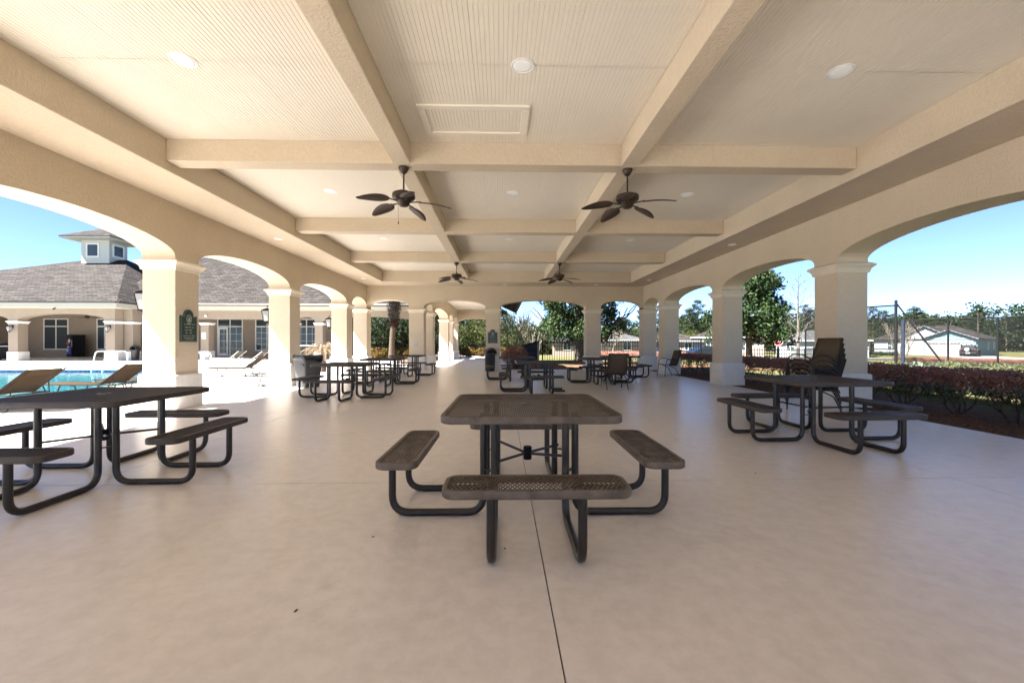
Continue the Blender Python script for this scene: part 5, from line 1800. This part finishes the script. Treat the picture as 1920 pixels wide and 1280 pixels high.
for i in range(54):                                   # ridge beyond the houses, hedge side
    far_tree(1596 + 374 * (i / 53) + rr.uniform(-6, 6), 92, 112, .62, .86, .66, Z1)
Z2 = [(1290, 'above the dark parked car'), (1345, 'above the tan house'), (1400, 'behind the second column'), (1470, 'behind the cone shaped magnolia'), (2000, 'behind the bare cypress')]
for i in range(18):
    far_tree(1250 + 270 * (i / 17) + rr.uniform(-6, 6), 80, 96, .74, .98, .7, Z2)
x, y = at(1298, 66); o = plant('b', 2, x, y, .62, 'yellow green young leafed tree by the tan house')
Z3 = [(990, 'above the navy metal box'), (1060, 'left behind the spreading magnolia'), (1130, 'right behind the spreading magnolia'), (2000, 'past the far hedge corner')]
for i in range(22):                                   # woods behind the end wall
    far_tree(936 + 300 * (i / 21) + rr.uniform(-5, 5), 58, 74, .55, .72, .35, Z3)
Z4 = [(720, 'left of the palm'), (775, 'right of the palm'), (850, 'behind the walkway columns'), (1000, 'past the walkway end')]
for i in range(30):
    px = 680 + 262 * (i / 29) + rr.uniform(-5, 5)
    far_tree(px, 46, 60, .62, .85, .15, Z4, 1 if px < 800 and rr.random() < .8 else None)
# the unbroken mass of foliage low down in the far woods
nr = np.random.default_rng(97)
cs = []
for p0, p1, D0, D1, h0, h1, n_ in ((1560, 2000, 104, 122, 7.2, 9.8, 1300), (1240, 1560, 98, 112, 6.4, 8.6, 620), (920, 1250, 74, 84, 3.0, 5.0, 420), (660, 940, 60, 68, 3.6, 5.4, 420)):
    for k in range(n_):
        px = rr.uniform(p0, p1)
        x, y = at(px, rr.uniform(D0, D1))
        hh_ = h0 + (h1 - h0) * (.5 + .5 * math.sin(px * .043) * math.sin(px * .017 + 1))
        cs.append((x, y, gz(x, y) + hh_ * rr.random() ** .7))
for a0, a1, n_ in ((46, 125, 1300), (-125, -52, 1100)):          # the woods go on beyond the frame
    for k in range(n_):
        a = R(rr.uniform(a0, a1)); q = rr.uniform(142, 160)
        x, y = q * math.sin(a), q * math.cos(a)
        cs.append((x, y, gz(x, y) + (8.5 + 2.5 * math.sin(a * 23) * math.sin(a * 9)) * rr.random() ** .7))
V = clump_leaves(nr, cs, 24, 1.6, .80, .45, 0, .75)
tag(link('woods', leaf_mesh('woods', [V]), 'pine'), kind='stuff')
for px, D, s_, w in ((18, 60, 1.0, 'middle'), (8, 66, 1.05, 'left'), (30, 64, .95, 'right')):
    x, y = at(px, D); o = plant('b', 1, x, y, s_, '%s one of three tree tops above the clubhouse roof at the photo edge' % w)
    o['group'] = 'tree tops above the clubhouse roof'
# ================================================================== FENCES
def poly_at(P, s):
    d = 0
    for i in range(len(P) - 1):
        a, c = Vector(P[i]), Vector(P[i + 1]); L = (c - a).length
        if d + L >= s or i == len(P) - 2:
            u = (s - d) / L
            return a.lerp(c, u), (c - a).normalized()
        d += L
def poly_len(P): return sum((Vector(P[i + 1]) - Vector(P[i])).length for i in range(len(P) - 1))
def picket_fence(label, P, h, grp, skip=()):
    t = thing('picket_fence', label, 'fence', (0, 0, 0), 0, grp)
    L = poly_len(P); n = int(L / .138)
    pk = MB()
    for i in range(n + 1):
        p, d = poly_at(P, L * i / n)
        z = gz(p.x, p.y)
        pk.box(p.x - .0125, p.x + .0125, p.y - .0125, p.y + .0125, z + .08, z + h)
    pk.build('picket', 'black', t, kind='stuff')
    k = int(L / 2.4)
    for zz in (.22, h - .36, h - .12):
        b = MB()
        for i in range(k):
            p, _ = poly_at(P, L * i / k); q, _ = poly_at(P, L * (i + 1) / k)
            b.bar((p.x, p.y, gz(p.x, p.y) + zz), (q.x, q.y, gz(q.x, q.y) + zz), .035, .03)
        b.build('rail', 'black', t)
    me = MB().box(-.033, .033, -.033, .033, -.2, h + .05).sq([(.045, h + .051), (.04, h + .07), (.005, h + .10)]).mesh('fence_post')
    for i in range(k + 1):
        p, _ = poly_at(P, L * i / k)
        o = link('post', me, 'black', t); o.location = (p.x, p.y, gz(p.x, p.y))
    return t
picket_fence('black metal picket fence running from the navy metal box past the spreading magnolia', [(2.35, 23.7), (6, 23.9), (9.6, 24.2), (11.7, 24.1)], 1.5, 'black picket fences')
picket_fence('low dark picket fence curving past the cone shaped magnolia below the stop sign', [(13.2, 25.6), (15.2, 24.4), (17.2, 24.2), (19.6, 25.6)], 1.08, 'black picket fences')
picket_fence('dark picket fence behind the palm and flower bed', [(-13.5, 36.4), (-5.2, 39.6), (3.0, 43.5)], 1.5, 'black picket fences')

# tall chain link fence
cf = thing('chain_link_fence', 'tall black chain link fence with a taller end post and slanting brace', 'fence')
def clz(x, y): return gz(x, y) - .02
FP = [(30.92, 31.82), (32.86, 29.77), (34.36, 27.93), (35.69, 26.39), (37.4, 24.3), (39.0, 22.2), (40.6, 20.1)]
TOP = 3.02
def rod(p, q, r, name): return MB().tube([p, q], r, 8).build(name, 'black', cf, smooth='angle')
x, y = FP[0]
MB().tube([(x, y, -.6), (x, y, 4.48)], .10, 12).lathe([(.11, 4.48), (.12, 4.52), (.06, 4.62)], 12, (x, y, 0)).build('end_post', 'black', cf, smooth='angle')
MB().tube([(x + .30, y - .28, -.6), (x + .30, y - .28, 3.0)], .115, 12).build('padded_post', 'navy', cf, smooth='angle')
for px_, py_ in FP[1:]:
    rod((px_, py_, -.5), (px_, py_, TOP + .05), .06, 'post')
for i in range(len(FP) - 1):
    a, c = FP[i], FP[i + 1]
    rod((*a, TOP), (*c, TOP), .045, 'top_rail')
    rod((*a, clz(*a) + .10), (*c, clz(*c) + .10), .065, 'bottom_rail')
rod((x + .05, y - .03, 4.3), (FP[1][0] - .25, FP[1][1] + .25, -.15), .06, 'brace')
LEFT = [(30.92, 31.82), (29.6, 34.4), (28.0, 37.6)]
for i in range(2):
    rod((*LEFT[i], 4.2), (*LEFT[i + 1], 4.2), .06, 'top_rail')
    rod((*LEFT[i], .75), (*LEFT[i + 1], .75), .045, 'middle_rail')
    rod((*LEFT[i + 1], -.5), (*LEFT[i + 1], 4.3), .07, 'post')
def fabric(a, c, z0, z1, pitch=.11):
    a, c = Vector(a), Vector(c); d = c - a; L = d.length; d.normalize()
    H = z1 - z0; b = MB()
    n = int((L + H) / pitch)
    for s in (0, 1):
        for i in range(n + 1):
            u = i * pitch
            # strand from (u, 0) rising at 45 degrees, clipped to the panel
            u0, v0 = u, 0.0
            if u0 > L: v0 = u0 - L; u0 = L
            u1, v1 = u - H, H
            if u1 < 0: v1 = H + u1; u1 = 0.0
            if v1 <= v0: continue
            if s: u0, u1 = L - u0, L - u1
            p = a + d * u0; q = a + d * u1
            b.tube([(p.x, p.y, z0 + v0), (q.x, q.y, z0 + v1)], .0105, 3, cap=False)
    return b
fb = MB()
for i in range(3):
    t_ = fabric(FP[i], FP[i + 1], -.25, TOP); fb.add(t_.v, t_.f)
for i in range(2):
    t_ = fabric(LEFT[i], LEFT[i + 1], -.25, 4.15); fb.add(t_.v, t_.f)
fb.build('wire_mesh', 'black', cf, kind='stuff')

# ================================================================== HOUSES
def house(label, loc, rz, name='house'):
    return thing(name, label, 'house', loc, R(rz))
def win(parent, x, z, w, h, y, m='trim', depth=.05, axis='y'):
    f = MB(); e = .07
    for q in ((x - w / 2, x + w / 2, z, z + e), (x - w / 2, x + w / 2, z + h - e, z + h), (x - w / 2, x - w / 2 + e, z + e, z + h - e), (x + w / 2 - e, x + w / 2, z + e, z + h - e), (x - .02, x + .02, z + e, z + h - e), (x - w / 2 + e, x + w / 2 - e, z + h / 2 - .02, z + h / 2 + .02)):
        if axis == 'y': f.box(q[0], q[1], y - depth, y - .001, q[2], q[3])
        else: f.box(y + .001, y + depth, q[0], q[1], q[2], q[3])
    o = f.build('window', m, parent)
    b = MB()
    if axis == 'y': b.box(x - w / 2 + e, x + w / 2 - e, y - depth * .5, y - .0015, z + e, z + h - e)
    else: b.box(y + .0015, y + depth * .5, x - w / 2 + e, x + w / 2 - e, z + e, z + h - e)
    b.build('pane', 'glass', o)
def gable(x0, x1, y0, y1, ze, zp, ov=.35, th=.14):
    """gable roof, ridge along y"""
    m = (x0 + x1) / 2; s = (zp - ze) / (m - x0)
    a = [(x0 - ov, ze - s * ov), (m, zp), (x1 + ov, ze - s * ov), (x1 + ov, ze - s * ov + th), (m, zp + th), (x0 - ov, ze - s * ov + th)]
    b = MB(); V = [(x, y0 - ov, z) for x, z in a] + [(x, y1, z) for x, z in a]
    F = [(0, 1, 4, 5), (1, 2, 3, 4), (11, 10, 7, 6), (10, 9, 8, 7)] + [(i, i + 6, (i + 1) % 6 + 6, (i + 1) % 6) for i in range(6)]
    return b.add(V, [tuple(reversed(f)) for f in F])
h1 = house('pale blue house with a white garage door and two gables beyond the chain link fence', (69.3, 62.7, gz(69.3, 62.7)), -58)
def wall_gable(b, x0, x1, y, ze, zp, t=.2):
    m = (x0 + x1) / 2
    return b.prism_t([(x0, 0), (x1, 0), (x1, ze), (m, zp), (x0, ze)], y, y + t, lambda a, z, s: (a, s, z))
wall_gable(MB(), -2.85, 2.85, 0, 2.72, 3.95).build('garage_front', 'bluew', h1)
MB().box(2.65, 2.85, .202, 17, 0, 2.72).build('side_wall', 'bluew', h1)
MB().box(-2.85, -2.65, .202, 5, 0, 2.72).build('side_wall', 'bluew', h1)
MB().box(-10, -2.852, 3.6, 3.8, 0, 2.7).build('front_wall', 'whitew', h1)
MB().box(-10, -9.8, 3.802, 16, 0, 2.7).build('side_wall', 'bluew', h1)
gd = MB().box(-2.4, 2.4, -.05, -.001, .02, 2.14).build('garage_door', 'garage', h1)
for k in range(4):
    MB().box(-2.38, 2.38, -.056, -.0501, .53 * k + .02, .53 * k + .035).build('panel_line', 'trim', gd)
for k in range(12):
    x0 = -2.2 + k * .375 + (.08 * (k // 3))
    MB().box(x0, x0 + .27, -.058, -.051, 1.78, 2.0).build('pane', 'glass', gd)
for q in ((-2.6, -2.402, 0, 2.35), (2.402, 2.6, 0, 2.35), (-2.4, 2.4, 2.145, 2.35)):
    MB().box(q[0], q[1], -.07, -.002, q[2], q[3]).build('door_trim', 'whitew', h1)
MB().box(-2.84, 2.84, -.06, -.003, 2.62, 2.80).build('gable_trim', 'whitew', h1)
gable(-2.85, 2.85, 0, 9.0, 2.72, 3.95).build('garage_roof', 'roof', h1)
# main roof
V = [(-10.4, 3.1, 2.62), (3.3, 3.1, 2.62), (3.3, 17.4, 2.62), (-10.4, 17.4, 2.62), (-6.4, 9.5, 4.95), (-1.2, 9.5, 5.0)]
MB().add(V, [(0, 1, 5, 4), (1, 2, 5), (2, 3, 4, 5), (3, 0, 4), (3, 2, 1, 0)]).build('main_roof', 'roof', h1)
wall_gable(MB(), -6.2, -.6, 3.3, 3.2, 4.75, .15).build('front_gable', 'whitew', h1)
gable(-6.2, -.6, 3.3, 9.4, 3.2, 4.75, .3).build('gable_roof', 'roof', h1)
for q in ((-6.55, 3.05), ):
    pass
for s_ in (-1, 1):
    m_ = -3.4
    MB().bar((m_ + s_ * 3.1, 2.97, 3.02), (m_, 2.97, 4.84), .05, .16, up=(0, 1, 0)).build('rake_trim', 'whitew', h1)
    MB().bar((s_ * 3.2, -.375, 2.6), (0, -.375, 4.05), .05, .16, up=(0, 1, 0)).build('rake_trim', 'whitew', h1)
MB().box(-3.95, -3.0, 3.55, 3.599, .02, 2.1).build('front_door', 'orange', h1)
win(h1, -7.6, .85, 1.3, 1.4, 3.6)
win(h1, 9.0, 1.0, .8, 1.2, 2.85, axis='x')
win(h1, 13.5, 1.0, .8, 1.2, 2.85, axis='x')

def plain_house(label, loc, rz, w, d, ze, zr, wm, rm):
    h = house(label, loc, rz)
    MB().box(-w / 2, w / 2, -d / 2, d / 2, -.3, ze).build('wall', wm, h)
    o = .45
    V = [(-w / 2 - o, -d / 2 - o, ze - .05), (w / 2 + o, -d / 2 - o, ze - .05), (w / 2 + o, d / 2 + o, ze - .05), (-w / 2 - o, d / 2 + o, ze - .05), (-w / 2 + d / 2, 0, zr), (w / 2 - d / 2, 0, zr)]
    MB().add(V, [(0, 1, 5, 4), (1, 2, 5), (2, 3, 4, 5), (3, 0, 4), (3, 2, 1, 0)]).build('roof', rm, h)
    MB().box(-w / 2 - o, w / 2 + o, -d / 2 - o - .04, -d / 2 - o - .001, ze - .22, ze - .03).build('fascia', 'whitew', h)
    k = max(2, int(w / 3.2))
    for i in range(k):
        win(h, -w / 2 + w * (i + .5) / k, .9, 1.1, 1.2, -d / 2)
    return h
plain_house('white house with a grey hip roof behind the bare cypress', (49.6, 63.5, gz(49, 63)), -38, 11, 8, 2.45, 4.0, 'whitew', 'roofg')
plain_house('tan house with a brown roof seen through the arch by the second hedge side column', (34.4, 62.5, gz(34, 62)), -28, 9, 7.5, 2.9, 4.6, 'tanw', 'roof')
plain_house('low tan house behind the dark parked car', (26.3, 66, gz(26, 66)), -24, 10, 7, 2.4, 3.7, 'tanw', 'roof')
plain_house('grey house partly hidden by the round shrub at the right photo edge', (98, 66.5, gz(98, 66)), -62, 12, 9, 2.5, 4.2, 'whitew', 'roofg')
plain_house('grey roofed house behind the palest bare tree and picket fence', (13.5, 60, gz(13, 60)), -8, 12, 8, 2.4, 3.9, 'tanw', 'roofg')

# ================================================================== VEHICLES
def wheel(parent, x, y, r, w, axis='x'):
    wv = MB().lathe([(r * .62, -w / 2), (r * .96, -w / 2), (r, -w * .3), (r, w * .3), (r * .96, w / 2), (r * .62, w / 2)], 20)
    def rot(a, b_, c): return (c + x, a + y, b_ + r)
    wv.xform(rot); o = wv.build('wheel', 'tyre', parent, smooth='angle')
    sgn = 1 if x > 0 else -1
    MB().lathe([(.02, w * .47), (r * .3, w * .50), (r * .60, w * .44), (r * .62, w * .2)], 16).xform(lambda a, b_, c: (c * sgn + x, a + y, b_ + r)).build('rim', 'chrome', o, smooth='angle')
    return o
# boxy off-roader seen from behind: rear at -y
jp = thing('parked_off_roader', 'boxy black off roader with a spare wheel on its back, parked before the garage', 'car', (67.35, 58.35, gz(67.3, 58.3) + .05), R(-55))
def side_prism(poly, hw, m, name, parent, bev=.03):
    """(y, z) outline extruded across x"""
    return MB().prism_t(poly, -hw, hw, lambda a, z, s: (s, a, z)).build(name, m, parent, bevel=bev)
side_prism([(0, .45), (4.0, .45), (4.05, .95), (3.0, 1.08), (0, 1.10)], .80, 'carblk', 'body', jp)
side_prism([(.02, 1.10), (2.55, 1.10), (2.25, 1.78), (.08, 1.80)], .74, 'carblk', 'cabin', jp)
for s_ in (-1, 1):
    for yy in (.72, 3.25):
        wheel(jp, s_ * .78, yy, .40, .26)
        MB().tube([(s_ * .86, yy - .52, .62), (s_ * .86, yy - .36, .93), (s_ * .86, yy + .36, .93), (s_ * .86, yy + .52, .62)], .07, 6).build('fender', 'tyre', jp)
    MB().box(s_ * .741 - .004, s_ * .741 + .004, .25, 1.1, 1.22, 1.68).build('side_window', 'glass', jp)
    MB().box(s_ * .741 - .004, s_ * .741 + .004, 1.2, 2.15, 1.22, 1.68).build('side_window', 'glass', jp)
    MB().box(s_ * .70 - .07, s_ * .70 + .07, -.03, -.001, .82, 1.02).build('tail_lamp', 'tail', jp)
MB().box(-.62, .62, .018, .03, 1.22, 1.70).build('rear_window', 'glass', jp)
MB().box(-.82, .82, -.16, -.002, .42, .60).build('bumper', 'tyre', jp, bevel=.03)
MB().box(-.20, .20, -.172, -.161, .45, .57).build('number_plate', 'light', jp)
sp = MB().lathe([(.20, -.1), (.36, -.1), (.385, -.05), (.385, .05), (.36, .1), (.20, .1)], 20).xform(lambda a, b_, c: (a - .1, c - .14, b_ + 1.05)).build('spare_wheel', 'tyre', jp, smooth='angle')
MB().lathe([(.19, -.1), (.21, -.12), (.23, -.105)], 18).xform(lambda a, b_, c: (a - .1, c - .14, b_ + 1.05)).build('wheel_cover', 'light', sp)

def sedan(label, loc, rz, m):
    t = thing('parked_car', label, 'car', loc, R(rz), 'cars parked beyond the picket fence')
    side_prism([(-2.2, .30), (2.2, .30), (2.25, .62), (2.05, .80), (1.1, .92), (-1.5, .95), (-2.2, .88), (-2.28, .6)], .86, m, 'body', t, .06)
    side_prism([(1.15, .92), (.45, 1.40), (-.75, 1.42), (-1.65, .95)], .72, m, 'cabin', t, .05)
    for s_ in (-1, 1):
        for yy in (-1.35, 1.38):
            wheel(t, s_ * .80, yy, .32, .2)
        MB().prism_t([(.95, .97), (.42, 1.34), (-.15, 1.36), (-.15, .97)], s_ * .722 - .004, s_ * .722 + .004, lambda a, z, s: (s, a, z)).build('side_window', 'glass', t)
        MB().prism_t([(-.22, .97), (-.22, 1.36), (-.72, 1.35), (-1.35, .99)], s_ * .722 - .004, s_ * .722 + .004, lambda a, z, s: (s, a, z)).build('side_window', 'glass', t)
        MB().box(s_ * .66 - .14, s_ * .66 + .14, 2.2, 2.26, .60, .74).build('headlight', 'light', t)
        MB().box(s_ * .66 - .14, s_ * .66 + .14, -2.29, -2.22, .62, .78).build('tail_lamp', 'tail', t)
    return t
sedan('blue car parked beyond the picket fence in front of the tan house', (22.6, 45.6, gz(22.6, 45.6)), -74, 'carblu')
sedan('dark car parked beyond the picket fence beside the far hedge side column', (19.2, 47.2, gz(19.2, 47)), -74, 'carblk')

# ================================================================== STOP SIGN, NAVY BOX
ss = thing('stop_sign', 'red octagonal stop sign on a thin post below the cone shaped magnolia', 'stop sign', (25.94, 38.35, 0), R(-34))
zc = 1.40; rr_ = .385 / math.cos(PI / 8)
octo = lambda r_: [(r_ * math.cos(PI / 8 + k * PI / 4), zc + r_ * math.sin(PI / 8 + k * PI / 4)) for k in range(8)]
MB().tube([(0, .03, -.8), (0, .03, zc + .38)], .03, 6).build('post', 'steel', ss)
MB().prism_t(octo(rr_), -.004, 0, lambda a, z, s: (a, s, z)).build('border', 'light', ss)
MB().prism_t(octo(rr_ * .94), -.008, -.0045, lambda a, z, s: (a, s, z)).build('face', 'red', ss)
fc = bpy.data.curves.new('lettering', 'FONT'); fc.body = 'STOP'; fc.size = .30; fc.align_x = 'CENTER'; fc.align_y = 'CENTER'; fc.extrude = .002
fo = bpy.data.objects.new('tmp', fc); col.objects.link(fo)
bpy.context.view_layer.update()
me = bpy.data.meshes.new_from_object(fo.evaluated_get(bpy.context.evaluated_depsgraph_get()))
bpy.data.objects.remove(fo)
lt = link('lettering', me, 'light', ss); lt.rotation_euler = (R(90), 0, 0); lt.location = (0, -.012, zc)
me.materials.clear(); me.materials.append(M['light'])

nb = thing('metal_box', 'navy metal box with a sloping lid behind the far picnic tables', 'metal box', (1.78, 25.0, gz(1.8, 25)), R(-14))
MB().prism_t([(-.45, 0), (.45, 0), (.45, 1.36), (-.45, 1.12)], -.40, .40, lambda a, z, s: (a, s, z)).build('body', 'navy', nb, bevel=.02)
MB().prism_t([(-.50, 1.122), (.48, 1.382), (.48, 1.44), (-.50, 1.18)], -.44, .44, lambda a, z, s: (a, s, z)).build('lid', 'black', nb, bevel=.01)
MB().box(-.40, .40, -.412, -.401, .2, .9).build('door', 'navy', nb, bevel=.01)
